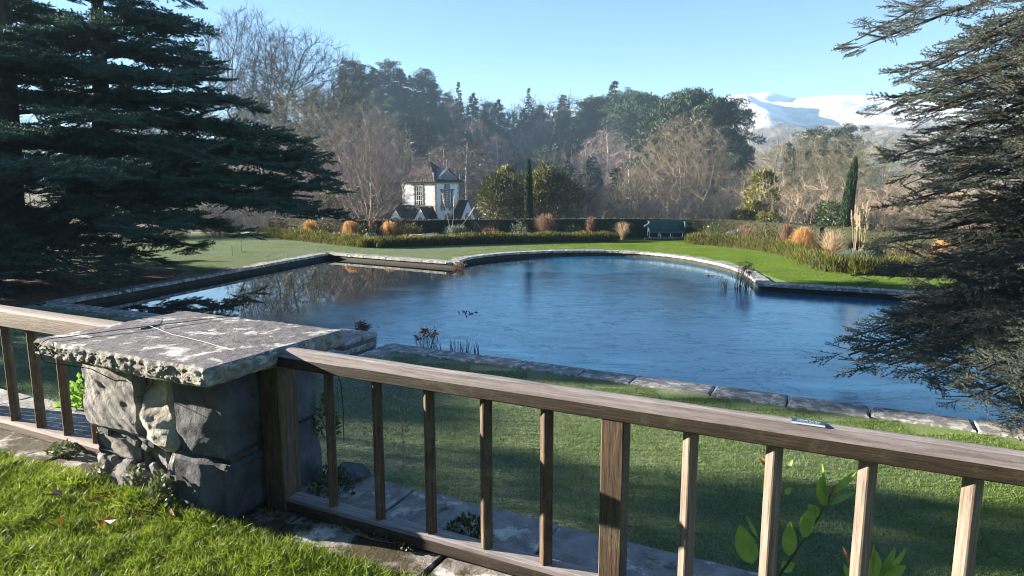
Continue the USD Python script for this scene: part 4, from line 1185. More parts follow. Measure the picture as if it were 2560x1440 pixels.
# kinds of bare tree, each modelled once about its foot
C_ASH = klass('tall_bare_tree')           # 22 m, several upright stems, fan crown
bare_tree(C_ASH, 11, multi([[(0, 0, 0), (0.1, 0, 5), (-0.2, 0, 9)], [(0.6, 0.3, 0), (1.2, .3, 6), (2.2, .2, 10)], [(0.1, 0, 4), (-1.5, .2, 8), (-2.6, .2, 11)]]),
          lambda p: np.where(p[:, 2:] > -0.2, p * [5.6, 5.0, 7.6] + [0, 0, 14.5], p * [4.2, 4.0, 6.0] + [0, 0, 14.5]), n=1900, step=0.45, reach=5, kill=0.62, twigs=5, tlen=1.2, rtip=0.013, twr=0.008, rmax=0.46, thin=0.045, tup=0.4)
C_ASH2 = klass('spreading_bare_tree')     # 18 m, leaning limbs
bare_tree(C_ASH2, 12, multi([[(0, 0, 0), (-.2, 0, 5), (0.2, 0, 9), (0.8, 0, 12)], [(0, 0, 1), (1.5, .3, 6), (3.5, .2, 9)], [(0.4, 0, 2), (2.5, -.5, 4), (5.5, 0, 6)]]),
          lambda p: p * [6.6, 5.2, 7.0] + [2.0, 0, 11.0], n=1900, step=0.45, reach=5, kill=0.62, twigs=5, tlen=1.2, rtip=0.013, twr=0.008, rmax=0.44, thin=0.045, tup=0.4)
C_VASE = klass('vase_shaped_bare_tree')   # 14 m, twigs fan upwards
bare_tree(C_VASE, 13, multi([[(0, 0, 0), (0.05, 0, 3.0)]]), lambda p: p * [4.6, 4.2, 5.8] * (0.72 + 0.28 * (p[:, 2:] * 0.5 + 0.5)) + [0, 0, 8.0], n=1500, step=0.4, reach=5, kill=0.62, up=0.30, bark='bark_pale', twigmat='twig_pink', twigs=4, tlen=1.2, tup=0.7, twr=0.008, rmax=0.25)
C_BEECH = klass('beech_tree')             # 15 m, several pale stems, dense oval crown
bare_tree(C_BEECH, 14, multi([[(0, 0, 0), (-0.1, 0, 4), (0.1, 0, 8)], [(0.7, 0.2, 0), (0.9, .2, 3), (2.0, 0, 6), (3.0, 0, 8.5)], [(-.5, .4, 0), (-.7, .4, 3), (-1.6, .4, 7)], [(1.5, -.3, 0), (2.0, -.3, 3), (3.6, -.3, 6)]]),
          lambda p: p * [5.6, 5.2, 6.9] + [0.4, 0, 8.4], n=2600, step=0.38, reach=4, kill=0.5, up=0.12, bark='bark_pale', twigmat='twig_pale', twigs=5, tlen=1.0, tup=0.35, twr=0.006, rtip=0.009, rmax=0.36)
C_OAK = klass('round_oak_tree')           # 11 m, broad dome
bare_tree(C_OAK, 15, multi([[(0, 0, 0), (0.3, 0, 2.5), (-0.4, 0, 4)], [(0.2, 0, 2), (2.2, 0.2, 3.6), (4.0, 0, 4.6)], [(0.1, 0, 2), (-2.2, 0.2, 3.8), (-3.6, 0, 5)]]),
          lambda p: p * [6.6, 5.8, 4.6] + [0, 0, 6.4 - 0 * p[0, 0]], n=2300, step=0.38, reach=4, kill=0.5, up=0.02, bark='bark_grey', twigmat='twig_olive', twigs=4, tlen=0.9, tup=0.15, twr=0.009, rmax=0.34)
C_OAKB = klass('open_oak_tree')           # 11 m, open layered crown
bare_tree(C_OAKB, 16, multi([[(0, 0, 0), (0.2, 0, 3.0), (-0.5, 0, 5), (-.6, 0, 7.5)], [(0.1, 0, 2.8), (-2.5, 0, 4.2), (-5, 0, 4.8)], [(0.1, 0, 3), (2.5, 0.3, 5.5)]]),
          lambda p: p * [6.8, 5.0, 4.6] + [-0.6, 0, 7.2], n=1300, step=0.42, reach=4, kill=0.65, up=0.02, bark='bark_grey', twigmat='twig_olive', twigs=3, tlen=0.9, twr=0.010, rmax=0.36)
C_BIRCH = klass('birch_tree')             # 13 m, slim, drooping twigs
bare_tree(C_BIRCH, 17, multi([[(0, 0, 0), (0.15, 0, 4), (-0.1, 0, 8), (0.1, 0, 11.5)]]), lambda p: p * [2.4, 2.3, 5.2] * (1.1 - 0.5 * p[:, 2:]) + [0, 0, 7.8], n=900, step=0.35, reach=3, kill=0.5, up=0.15, bark='bark_birch', twigmat='twig_pink', twigs=4, tlen=1.1, droop=0.8, twr=0.008, rmax=0.16)
C_SHRUB = klass('bare_shrub')             # 5 m, many stems from the ground
bare_tree(C_SHRUB, 18, multi([[(0, 0, 0), (a * .3, b * .3, .5), (a, b, 1.6)] for a, b in ((.5, .2), (-.6, .1), (.1, .6), (-.2, -.6), (.9, -.4), (-.9, .5))], 0.3),
          lambda p: p * [2.6, 2.4, 2.2] + [0, 0, 2.7], n=900, step=0.28, reach=2.4, kill=0.42, up=0.15, bark='bark_pale', twigmat='twig_pale', twigs=4, tlen=0.7, tup=0.4, twr=0.007, rtip=0.008, rmax=0.08)
C_SHRUBP = klass('pink_bare_shrub')
bare_tree(C_SHRUBP, 19, multi([[(0, 0, 0), (a * .3, b * .3, .5), (a, b, 1.8)] for a, b in ((.5, .2), (-.6, .1), (.1, .6), (-.2, -.6))], 0.3),
          lambda p: p * [2.3, 2.3, 2.4] + [0, 0, 2.9], n=900, step=0.28, reach=2.4, kill=0.42, up=0.3, bark='bark_grey', twigmat='twig_pink', twigs=4, tlen=0.8, tup=0.6, twr=0.006, rtip=0.008, rmax=0.07)
C_WOOD = klass('grey_woodland_tree')      # cheap far tree, 15 m
bare_tree(C_WOOD, 20, multi([[(0, 0, 0), (0.1, 0, 4), (0, 0, 9)]], 0.7), lambda p: p * [4.2, 4.2, 6.0] + [0, 0, 9.5], n=500, step=0.7, reach=5, kill=1.0, twigs=4, tlen=1.6, twr=0.022, rtip=0.02, rmax=0.28, thin=0.06)
C_WOODR = klass('russet_woodland_tree')
bare_tree(C_WOODR, 22, multi([[(0, 0, 0), (0.1, 0, 4), (0, 0, 10)]], 0.7), lambda p: p * [3.6, 3.6, 6.4] + [0, 0, 9.5], n=500, step=0.7, reach=5, kill=1.0, twigmat='twig_red', twigs=4, tlen=1.5, twr=0.022, rtip=0.02, rmax=0.25, thin=0.06, up=.2)


def pads(rng, centers, radii, n, size, flatness=0.45, width=0.3):
    """Foliage pads of needle flecks."""
    k = len(centers)
    p = unit(rng.normal(size=(k, n, 3))) * rng.uniform(0.2, 1, (k, n, 1)) ** 0.6
    d = p + rng.normal(0, 0.45, p.shape) + [0, 0, 0.35]
    q = np.asarray(centers)[:, None] + p * np.asarray(radii)[:, None, None] * [1, 1, flatness]
    return tris(q.reshape(-1, 3), d.reshape(-1, 3), size * rng.uniform(0.6, 1.3, k * n), size * width, rng)


def pine(cls, seed, H=18.0, crown=0.45, R=4.0, nb=46, pad=115):
    rng = np.random.default_rng(seed)
    tr = spline([(0, 0, 0), (0.3 * rng.normal(), 0.2, H * .3), (0.4 * rng.normal(), 0, H * .65), (0, 0, H * .97)], 16)
    z = np.sort(rng.uniform(H * (1 - crown), H * 0.97, nb))
    a = np.arange(nb) * 2.4 + rng.normal(0, .4, nb)
    t = (z - H * (1 - crown)) / (H * crown)
    L = R * (1 - t ** 2.0 * 0.75) * rng.uniform(0.45, 1.0, nb)
    base = np.stack([np.interp(z, tr[:, 2], tr[:, k]) for k in range(3)], 1)
    end = base + np.column_stack([np.cos(a) * L, np.sin(a) * L, L * rng.uniform(0.05, 0.4, nb)])
    mid = base + (end - base) * 0.55 + [0, 0, -0.15]
    obj('trunk', [tube(tr, np.linspace(0.30, 0.06, 16), 7), segs(base, mid, 0.08, 0.05, 4), segs(mid, end, 0.05, 0.025, 3)], 'bark_pine', cls)
    c = np.vstack([end, mid + (end - mid) * 0.3 + rng.normal(0, 0.4, mid.shape), end + rng.normal(0, 0.8, end.shape) * [1, 1, 0.3], tr[-1:] + [0, 0, 0.2]])
    rr = np.concatenate([rng.uniform(0.7, 1.3, nb), rng.uniform(0.4, 0.9, nb), rng.uniform(0.5, 1.0, nb), [0.8]])
    obj('crown', pads(rng, c, rr, pad, 0.30, 0.5, 0.34), 'needle_pine', cls)


def fir(cls, seed, H=16.0, R=3.2, base=0.08, tiers=30, per=9, matn='needle_fir', size=0.5, power=1.0, droop=0.35, n=18):
    rng = np.random.default_rng(seed)
    cs, ds, ls = [], [], []
    B0, B1 = [], []
    for k in range(tiers):
        t = k / (tiers - 1)
        z = H * (base + (0.98 - base) * t)
        r = R * (1 - t) ** power * rng.uniform(0.8, 1.12) + 0.15
        for q in range(max(4, int(per * (1 - 0.5 * t)))):
            a = rng.uniform(0, 2 * np.pi); L = r * rng.uniform(0.7, 1.1)
            dirn = np.array([math.cos(a), math.sin(a), -droop * rng.uniform(0.3, 1.2)])
            B0.append((0, 0, z)); B1.append(np.array([0, 0, z]) + dirn * L)
            u = rng.uniform(0.15, 1.0, n)[:, None]
            lat = np.array([-math.sin(a), math.cos(a), 0]) * rng.normal(0, 0.22, (n, 1)) * L * (1.15 - u)
            cs.append(np.array([0, 0, z]) + dirn * L * u + lat + [0, 0, 1] * rng.normal(0, 0.05, (n, 1)))
            ds.append(dirn + rng.normal(0, 0.5, (n, 3))); ls.append(size * rng.uniform(0.5, 1.2, n))
    obj('trunk', [tube(np.array([(0, 0, 0), (0, 0, H * .5), (0, 0, H)]), [0.28, 0.16, 0.02], 6), segs(B0, B1, 0.04, 0.015, 3)], 'bark_pine', cls)
    obj('crown', tris(np.vstack(cs), np.vstack(ds), np.concatenate(ls), np.concatenate(ls) * 0.4, rng), matn, cls)


C_PINE, C_PINE2, C_PINE3 = klass('pine_tree'), klass('broad_pine_tree'), klass('tall_pine_tree')
pine(C_PINE, 31, 18, 0.55, 4.0)
pine(C_PINE2, 32, 14, 0.62, 5.2, 60, 130)
pine(C_PINE3, 33, 21, 0.60, 3.4, 60)
C_FIR, C_DENSE = klass('fir_tree'), klass('dense_conifer')
fir(C_FIR, 34)
fir(C_DENSE, 35, 15, 4.2, 0.03, 30, 11, size=0.65, power=0.62, droop=0.25)


def cypress(cls, H, R, seed, lean=0.0):
    rng = np.random.default_rng(seed)
    n = 9000
    t = rng.uniform(0, 1, n) ** 0.9
    rad = R * np.interp(t, [0, .08, .5, .8, .93, 1], [.75, .9, 1, .72, .38, .05]) * (0.86 + 0.28 * meshkit.fbm(np.stack([t * 9, 0 * t, 0 * t], 1), 3, seed))
    a = rng.uniform(0, 2 * np.pi, n)
    rr = rad * rng.uniform(0.72, 1.0, n)
    off = lean * H * t ** 1.5
    c = np.column_stack([np.cos(a) * rr + off, np.sin(a) * rr, t * H])
    d = np.column_stack([np.cos(a) * 0.28, np.sin(a) * 0.28, np.ones(n)]) + rng.normal(0, 0.12, (n, 3))
    obj('crown', [tris(c, d, 0.20 * rng.uniform(.6, 1.3, n), 0.05, rng)], 'cypress_green', cls)
    zs = np.linspace(0, 1, 14)
    obj('trunk', tube(np.column_stack([lean * H * zs ** 1.5, 0 * zs, zs * H * 0.97]), R * 0.70 * np.interp(zs, [0, .08, .5, .8, .93, 1], [.3, .9, 1, .72, .38, .03]), 10), 'hedge_core', cls)


C_EVER, C_EVER2, C_EVERD = klass('olive_evergreen'), klass('golden_evergreen'), klass('dark_evergreen')


def evergreen(cls, seed, leafmat, R=3.0, H=5.0, n=9000, size=0.20, lobes=12):
    rng = np.random.default_rng(seed)
    lc = np.column_stack([rng.normal(0, R * 0.42, lobes), rng.normal(0, R * 0.42, lobes), rng.uniform(0.2, 0.85, lobes) * H])
    lr = rng.uniform(0.28, 0.5, lobes) * R * (1.15 - 0.5 * lc[:, 2] / H)
    q = rng.integers(0, lobes, n)
    p = unit(rng.normal(size=(n, 3)))
    rough = 0.75 + 0.5 * meshkit.fbm(p * 2.5 + q[:, None] * 3.3, 3, seed)
    c = lc[q] + p * (lr[q] * rough * rng.uniform(0.6, 1.05, n))[:, None] * [1, 1, 0.85]
    c[:, 2] = np.abs(c[:, 2])
    obj('crown', leaves(c, p + rng.normal(0, 0.5, p.shape) + [0, 0, 0.3], size * rng.uniform(.6, 1.3, n), size * 0.42, rng), leafmat, cls)
    st = lc[:6]
    obj('trunk', [segs(np.zeros((6, 3)), st, 0.07, 0.03, 4)], 'bark_grey', cls)


evergreen(C_EVER, 41, 'leaf_olive', 3.2, 5.2, 15000, 0.21)
evergreen(C_EVER2, 42, 'leaf_gold', 1.7, 5.5, 9000, 0.20)
evergreen(C_EVERD, 43, 'leaf_green', 2.6, 3.6, 9000, 0.20)


def put(cls, px, py_top, d, nominal, name, label, cat='tree', rot=None, wide=1.0, group=None, base=None):
    """Stands a tree on the land at distance d so that its top comes to the right height."""
    top = at_d(px, py_top, d)
    zb = float(land(np.array(top[0]), np.array(top[1]))) - 0.15 if base is None else base
    s = max((top[2] - zb) / nominal, 0.2)
    return copy_of(cls, name, label, cat, (top[0], top[1], zb), rot if rot is not None else (px * 0.7) % 6.28, (s * wide, s * wide, s), group)


# near bare trees behind the garden
put(C_ASH, 610, 14, 112, 22.2, 'bare_tree', 'tallest bare tree above the cedar, several upright stems against the sky', rot=0.0, wide=1.0)
put(C_ASH2, 690, 66, 108, 18.2, 'bare_tree', 'tall twisted bare tree right of the tallest one, limbs leaning right', rot=0.0, wide=1.05)
put(C_OAKB, 800, 215, 88, 12.0, 'bare_tree', 'spreading dark bare tree behind the tips of the cedar', rot=0.3, wide=1.1)
put(C_VASE, 912, 250, 66, 14.4, 'bare_tree', 'fan shaped pinkish bare tree left of the white pavilion', rot=0.0, wide=0.95)
put(C_BIRCH, 1165, 300, 82, 13.4, 'bare_tree', 'pale weeping bare tree right behind the white pavilion', rot=1.0, wide=1.35)
put(C_BIRCH, 1108, 290, 88, 13.4, 'bare_tree', 'slim upright bare tree just behind the pavilion roof', rot=2.0, wide=1.0)
put(C_BIRCH, 1058, 345, 92, 13.4, 'bare_tree', 'thin bare tree left of the pavilion finial', rot=3.0, wide=0.8)
put(C_BEECH, 1705, 278, 80, 15.6, 'beech_tree', 'broad pale beech with several sunlit stems behind the bench', rot=0.0, wide=1.0)
put(C_OAK, 2040, 330, 105, 11.2, 'oak_tree', 'dome shaped leafless oak behind the right cypress', rot=0.2, wide=0.95)
put(C_OAKB, 2235, 325, 118, 12.0, 'oak_tree', 'open leafless oak with black limbs beside the right cedar', rot=0.0, wide=0.95)
put(C_SHRUBP, 1423, 442, 62, 5.4, 'bare_shrub', 'pinkish bare bush right of the left cypress', 'shrub', wide=1.25)
put(C_SHRUB, 1535, 462, 60, 5.0, 'bare_shrub', 'tawny bare bush at the left foot of the beech', 'shrub', wide=1.3)
put(C_SHRUB, 1600, 400, 74, 5.0, 'bare_shrub', 'taller tawny bare bush just left of the beech stems', 'shrub', wide=0.8)
put(C_SHRUBP, 1852, 445, 80, 5.4, 'bare_shrub', 'pinkish grey bare bush between the beech and the golden evergreen', 'shrub', wide=1.0)
put(C_SHRUB, 1990, 445, 56, 5.0, 'bare_shrub', 'wide straw coloured bush left of the right cypress', 'shrub', wide=1.35)
put(C_SHRUB, 2060, 430, 66, 5.0, 'bare_shrub', 'tangled straw bush directly behind the right cypress', 'shrub', wide=1.0)
put(C_SHRUB, 2200, 455, 52, 5.0, 'bare_shrub', 'pale tangled bush right of the right cypress', 'shrub', wide=1.25)
put(C_SHRUB, 2290, 440, 58, 5.0, 'bare_shrub', 'pale tangled bush half hidden by the right cedar', 'shrub', wide=1.25)
put(C_SHRUB, 2420, 440, 50, 5.0, 'bare_shrub', 'pale bush seen through the branches of the right cedar', 'shrub', wide=1.2)
put(C_SHRUB, 2520, 450, 46, 5.0, 'bare_shrub', 'pale bush at the far right edge behind the cedar', 'shrub', wide=1.2)
put(C_EVER, 1300, 435, 66, 5.0, 'evergreen_shrub', 'large olive evergreen left of the left cypress', 'shrub', wide=0.85)
put(C_EVER, 1358, 428, 62, 5.0, 'evergreen_shrub', 'olive evergreen right behind the left cypress', 'shrub', rot=2.2, wide=0.9)
put(C_EVER2, 1275, 415, 70, 5.0, 'evergreen_shrub', 'yellow green evergreen rising between the two olive ones', 'shrub', wide=0.9)
put(C_EVER2, 1918, 425, 60, 5.0, 'evergreen_shrub', 'golden green evergreen right of the beech', 'shrub', rot=0.5, wide=1.0)
put(C_EVER2, 1880, 500, 54, 5.0, 'evergreen_shrub', 'small golden evergreen low beside the beech foot', 'shrub', rot=1.5, wide=1.2)
put(C_EVERD, 2085, 505, 50, 3.6, 'evergreen_shrub', 'dark rhododendron at the foot of the right cypress', 'shrub', wide=1.0)
put(C_EVER, 860, 470, 75, 5.0, 'evergreen_shrub', 'dull green evergreen behind the fan shaped tree', 'shrub', wide=1.0)

C_CYP, C_CYP2 = klass('left_cypress'), klass('right_cypress')
cypress(C_CYP, 6.6, 0.27, 51)
cypress(C_CYP2, 6.6, 0.40, 52, 0.07)
p = at_d(1322, 400, 46); copy_of(C_CYP, 'cypress_tree', 'slim dark cypress rising from behind the hedge at the middle', 'cypress', (p[0], p[1], p[2] - 6.7), 0.0)
p = at_d(2138, 392, 44); copy_of(C_CYP2, 'cypress_tree', 'slightly leaning dark cypress at the right of the garden', 'cypress', (p[0] - 0.42, p[1], p[2] - 6.7), 0.0)

# trees standing left of the picture, whose shadows cross the lawn and the pond
for lab, x0, y0, sc in (('bushy conifer standing left of the cedar, nearest the railing', -28.0, 13.2, (0.62, 0.62, 0.85)), ('bushy conifer standing left of the cedar, second from the railing', -28.5, 20.2, (0.78, 0.78, 0.9)), ('bushy conifer standing left of the cedar, third from the railing', -33.5, 19.8, (0.66, 0.66, 0.9))):
    copy_of(C_DENSE, 'conifer', lab, 'tree', (x0, y0, LAWN - .2), x0, sc)
copy_of(C_PINE2, 'pine_tree', 'small broad pine left of the cedar between the bushy conifers', 'tree', (-37.0, 18.3, LAWN - .2), 1.0, 0.62)
# unseen conifers added behind the viewer to hold back skylight from that side
for k in range(11):
    a = math.radians(-205 + 12.5 * k * 1.25 + 25)
    copy_of(C_DENSE, 'conifer', 'unseen conifer added behind the viewer to block skylight', 'tree', (2 + 17 * math.cos(a + math.pi * 0) , -2 - 15 * abs(math.sin(a)) - 3, 0.0), k * 1.7, (0.9, 0.9, 0.95 + 0.06 * (k % 3)), 'added conifers behind the viewer')

# woodland on the hill
sky_line = [(150, 250), (320, 225), (480, 205), (560, 185), (640, 175), (720, 165), (800, 158), (870, 150), (930, 158), (968, 152), (1000, 175), (1054, 170), (1090, 215), (1146, 205), (1180, 235), (1240, 245), (1290, 258), (1322, 220), (1370, 255), (1415, 228), (1460, 250), (1490, 240), (1536, 203), (1585, 230), (1620, 235), (1680, 235), (1735, 222), (1800, 245)]
W = {'p': (C_PINE, 18.2, 'pine_tree', 'dark pine'), 'b': (C_PINE2, 14.3, 'pine_tree', 'broad dark pine'), 't': (C_PINE3, 21.2, 'pine_tree', 'tall narrow pine'), 'f': (C_FIR, 16.0, 'fir_tree', 'pointed fir'), 'd': (C_DENSE, 15.0, 'conifer', 'bushy dark conifer'),
     'w': (C_WOOD, 16.0, 'woodland_tree', 'grey leafless tree'), 'r': (C_WOODR, 16.4, 'woodland_tree', 'russet leafless tree'), 'i': (C_BIRCH, 13.4, 'birch_tree', 'pale slender birch'), 'v': (C_VASE, 14.4, 'woodland_tree', 'pinkish leafless tree')}


def wood_tree(k, x, y, d, lab=None, wide=1.0, group=None, rot=None):
    c, nom, nm, kind = W[k]
    if not lab:
        where = ('behind the big left cedar' if x < 500 else 'behind the tallest bare trees' if x < 760 else 'above the fan shaped bare tree' if x < 960 else 'above the pavilion roof' if x < 1140 else 'above the olive evergreens' if x < 1290 else
                 'above the left cypress' if x < 1400 else 'above the pinkish bare bush' if x < 1500 else 'left of the beech crown')
        depth = 'on the crest of the hill' if d > 268 else 'high on the hill' if d > 235 else 'halfway up the hill' if d > 165 else 'at the foot of the hill'
        lab = f'{kind} {depth} {where}'
        group = f'{kind}s {depth} {where}'
    return put(c, x, y, d, nom, nm, lab, 'tree', wide=wide, group=group, rot=rot)


for k, x, y, d, w, lab in [
        ('t', 1054, 168, 250, 1.25, 'tall pine with bare lower trunk on the ridge left of the pavilion roof line'), ('p', 872, 150, 255, 1.0, 'pine at the left end of the ridge crest beside the bare trees'),
        ('p', 900, 158, 262, 1.1, 'second pine from the left on the ridge crest'), ('d', 935, 168, 250, 1.3, 'bulky dark conifer in the middle of the left ridge crest'), ('p', 968, 151, 258, 1.0, 'pine with pointed top on the left ridge crest'),
        ('d', 1000, 172, 250, 1.1, 'dark conifer between the pointed pine and the tall pine'), ('t', 1082, 205, 252, 1.0, 'pine leaning against the tall pine on its right'),
        ('f', 1146, 203, 265, 0.8, 'narrow dark conifer spire on the falling ridge'), ('r', 1120, 215, 262, 0.9, 'russet birch beside the narrow conifer spire'), ('d', 1182, 232, 268, 0.9, 'dark round conifer right of the narrow spire'),
        ('w', 1215, 236, 270, 1.1, 'grey leafless tree on the crest above the olive evergreens'), ('d', 1245, 248, 272, 1.0, 'low dark conifer on the crest above the left cypress'), ('f', 1322, 218, 280, 0.9, 'lone pointed fir standing above the crest over the left cypress'),
        ('w', 1290, 258, 275, 1.1, 'grey tree just left of the lone fir'), ('r', 1352, 252, 285, 0.9, 'russet larch just right of the lone fir'), ('r', 1375, 250, 285, 0.7, 'second russet larch right of the lone fir'), ('w', 1417, 226, 285, 1.3, 'round leafless tree standing out on the crest'),
        ('p', 1470, 248, 250, 1.1, 'pine right of the round leafless crest tree'), ('b', 1500, 240, 240, 1.0, 'broad pine left of the fir on the right crest'), ('f', 1537, 200, 235, 1.3, 'tall open fir above the pines on the right crest'),
        ('b', 1568, 232, 225, 0.9, 'broad pine right of the tall open fir'), ('b', 1612, 231, 215, 1.0, 'flat topped pine at the right end of the crest'),
        ('b', 1690, 240, 150, 0.9, 'broad pine left behind the beech crown'), ('b', 1738, 222, 145, 0.95, 'highest broad pine behind the beech crown'), ('b', 1805, 243, 140, 0.85, 'right hand broad pine beside the snowy mountain'),
        ('d', 1872, 372, 150, 0.8, 'dark conifer right below the broad pines'), ('f', 1858, 345, 165, 1.2, 'dark fir behind the right edge of the beech'), ('d', 1800, 360, 150, 0.7, 'dark conifer hidden behind the beech'),
        ('p', 2105, 316, 150, 1.0, 'dark pine top showing over the dome shaped oak'), ('p', 2040, 325, 152, 1.1, 'pine behind the left part of the dome shaped oak'), ('d', 1975, 355, 145, 0.7, 'dark evergreen edging the left of the dome shaped oak'),
        ('i', 1242, 300, 200, 1.1, 'white stemmed birch standing alone on the dark slope'), ('i', 1465, 325, 180, 0.8, 'white stemmed birch left of the pink birches'), ('i', 1520, 268, 180, 1.2, 'tall pink birch before the right hand pines'),
        ('i', 1578, 300, 160, 1.2, 'pink weeping birch left of the beech'), ('v', 1310, 320, 230, 0.8, 'pinkish tree on the slope below the lone fir'), ('v', 1365, 285, 240, 0.9, 'pinkish tree on the slope below the larches')]:
    wood_tree(k, x, y, d, lab, w)
rng = np.random.default_rng(61)
cnt = 0
for row, (d, yoff, n) in enumerate([(285, 6, 30), (262, 34, 34), (238, 62, 34), (212, 92, 30), (186, 120, 24)]):
    for x in np.linspace(200, 1650, int(n * 1.25)):
        x = x + rng.normal(0, 9)
        yy = np.interp(x, [a for a, _ in sky_line], [b for _, b in sky_line]) + yoff + rng.normal(0, 8) + 10
        if row >= 3 and 1180 < x < 1560 and rng.uniform() < 0.65:
            continue
        if x < 850 and (row > 2 or rng.uniform() < 0.35):
            continue
        if x < 850:
            yy += 30
        conifer = 0.85 if (840 < x < 1110 or x > 1440) else 0.62 if x > 850 else 0.12
        k = rng.choice(list('pdtf')) if rng.uniform() < conifer * (1 if row < 3 else 0.7) else rng.choice(list('wwwwwr') if x > 850 else list('vvw'))
        wood_tree(k, x, yy, d + rng.normal(0, 7), wide=rng.uniform(0.85, 1.2))
        cnt += 1
for x, y, d in [(500, 330, 130), (560, 350, 120), (650, 330, 135), (735, 300, 130), (760, 340, 100), (830, 330, 115), (720, 380, 92), (860, 380, 90), (960, 400, 100), (1010, 420, 105), (990, 350, 150), (1050, 390, 130), (930, 350, 140), (880, 300, 160), (1100, 400, 120), (1150, 420, 115), (1220, 400, 160),
                (600, 410, 85), (680, 440, 78), (780, 440, 72), (540, 430, 80), (420, 420, 90), (330, 400, 95), (250, 380, 100), (160, 380, 105), (60, 380, 110), (450, 300, 140), (350, 280, 150), (200, 280, 150), (80, 280, 150)]:
    wood_tree(rng.choice(list('vvwr')), x + rng.normal(0, 6), y, d, wide=rng.uniform(0.9, 1.3))
for x, y, d in [(1200, 380, 170), (1290, 370, 190), (1390, 360, 190), (1440, 350, 190), (1350, 440, 130), (1420, 400, 150), (1480, 390, 150), (1540, 420, 120), (1460, 430, 115)]:
    wood_tree('d', x, y, d, wide=rng.uniform(0.9, 1.3))

# hedgerow trees scattered over the far fields
rng = np.random.default_rng(66)
n = 1500
rr = 400 + 460 * rng.uniform(0, 1, n) ** 0.8; aa = rng.uniform(14, 46, n)
ln = np.sin(rr * 0.03 + aa * 0.9) + np.sin(aa * 3.1 - rr * 0.011)
kp = (np.abs(ln) < 0.42) | (rng.uniform(size=n) < 0.12) | (rr < 470)
rr, aa = rr[kp], aa[kp]; n = len(rr)
px_, py_ = rr * np.sin(np.radians(aa)), rr * np.cos(np.radians(aa))
def puff(seed, matn):
    g = np.random.default_rng(seed)
    c = unit(g.normal(size=(220, 3))) * g.uniform(0.3, 1, (220, 1)) ** 0.5 * [3.4, 3.4, 3.2] + [0, 0, 4.4]
    return [(tris(c, c - [0, 0, 2.5] + g.normal(0, 1, c.shape), 1.5, 0.45, g), matn), (segs([(0, 0, 0)], [(0, 0, 4)], 0.3, 0.2, 4), 'bark_grey')]
an = rng.uniform(0, 6.28, n)
scatter('/World/' + numbered('/World', 'distant_woodland'), [puff(1, 'twig_brown'), puff(2, 'twig_red'), puff(3, 'twig_olive')], np.column_stack([px_, py_, land(px_, py_) - 0.3]), np.column_stack([np.cos(an / 2), 0 * an, 0 * an, np.sin(an / 2)]),
        rng.uniform(0.45, 0.95, n), rng.integers(0, 3, n), label='specks of leafless trees over the far valley fields', cat='woodland')

#@@CEDARS
# ------------------------------------------------------------------ the two cedars


def spray(rng, L=0.62, side=7, tuft=5, tl=0.05, tw=0.013, spread=0.75, twig=0.004):
    """A flat cedar branchlet along +x: twigs and needle tufts."""
    P, Q = [(0, 0, 0)], [(L, 0, 0.02)]
    for k in range(side):
        u = (0.12 + 0.8 * k / side) * L
        sg = 1 if k % 2 else -1
        a = sg * rng.uniform(0.7, 1.1)
        l = (L - u) * spread * rng.uniform(0.7, 1.1) + 0.05
        P.append((u, 0, 0.0)); Q.append((u + math.cos(a) * l, math.sin(a) * l, rng.normal(0, 0.02)))
    P, Q = np.array(P), np.array(Q)
    c, d = [], []
    for a, b in zip(P, Q):
        l = np.linalg.norm(b - a)
        m = max(2, int(l / 0.045))
        t = (np.arange(m) + rng.uniform(0.2, 0.8, m)) / m
        cc = np.repeat(a + (b - a) * t[:, None], tuft, 0)
        dd = unit(rng.normal(0, 1, (len(cc), 3)) * [1, 1, 0.7] + [0, 0, 0.55] + (b - a) / l * 0.8)
        c.append(cc); d.append(dd)
    c, d = np.vstack(c), np.vstack(d)
    return segs(P, Q, twig, twig * 0.5, 3), tris(c, d, tl * rng.uniform(0.6, 1.2, len(c)), tw, rng)


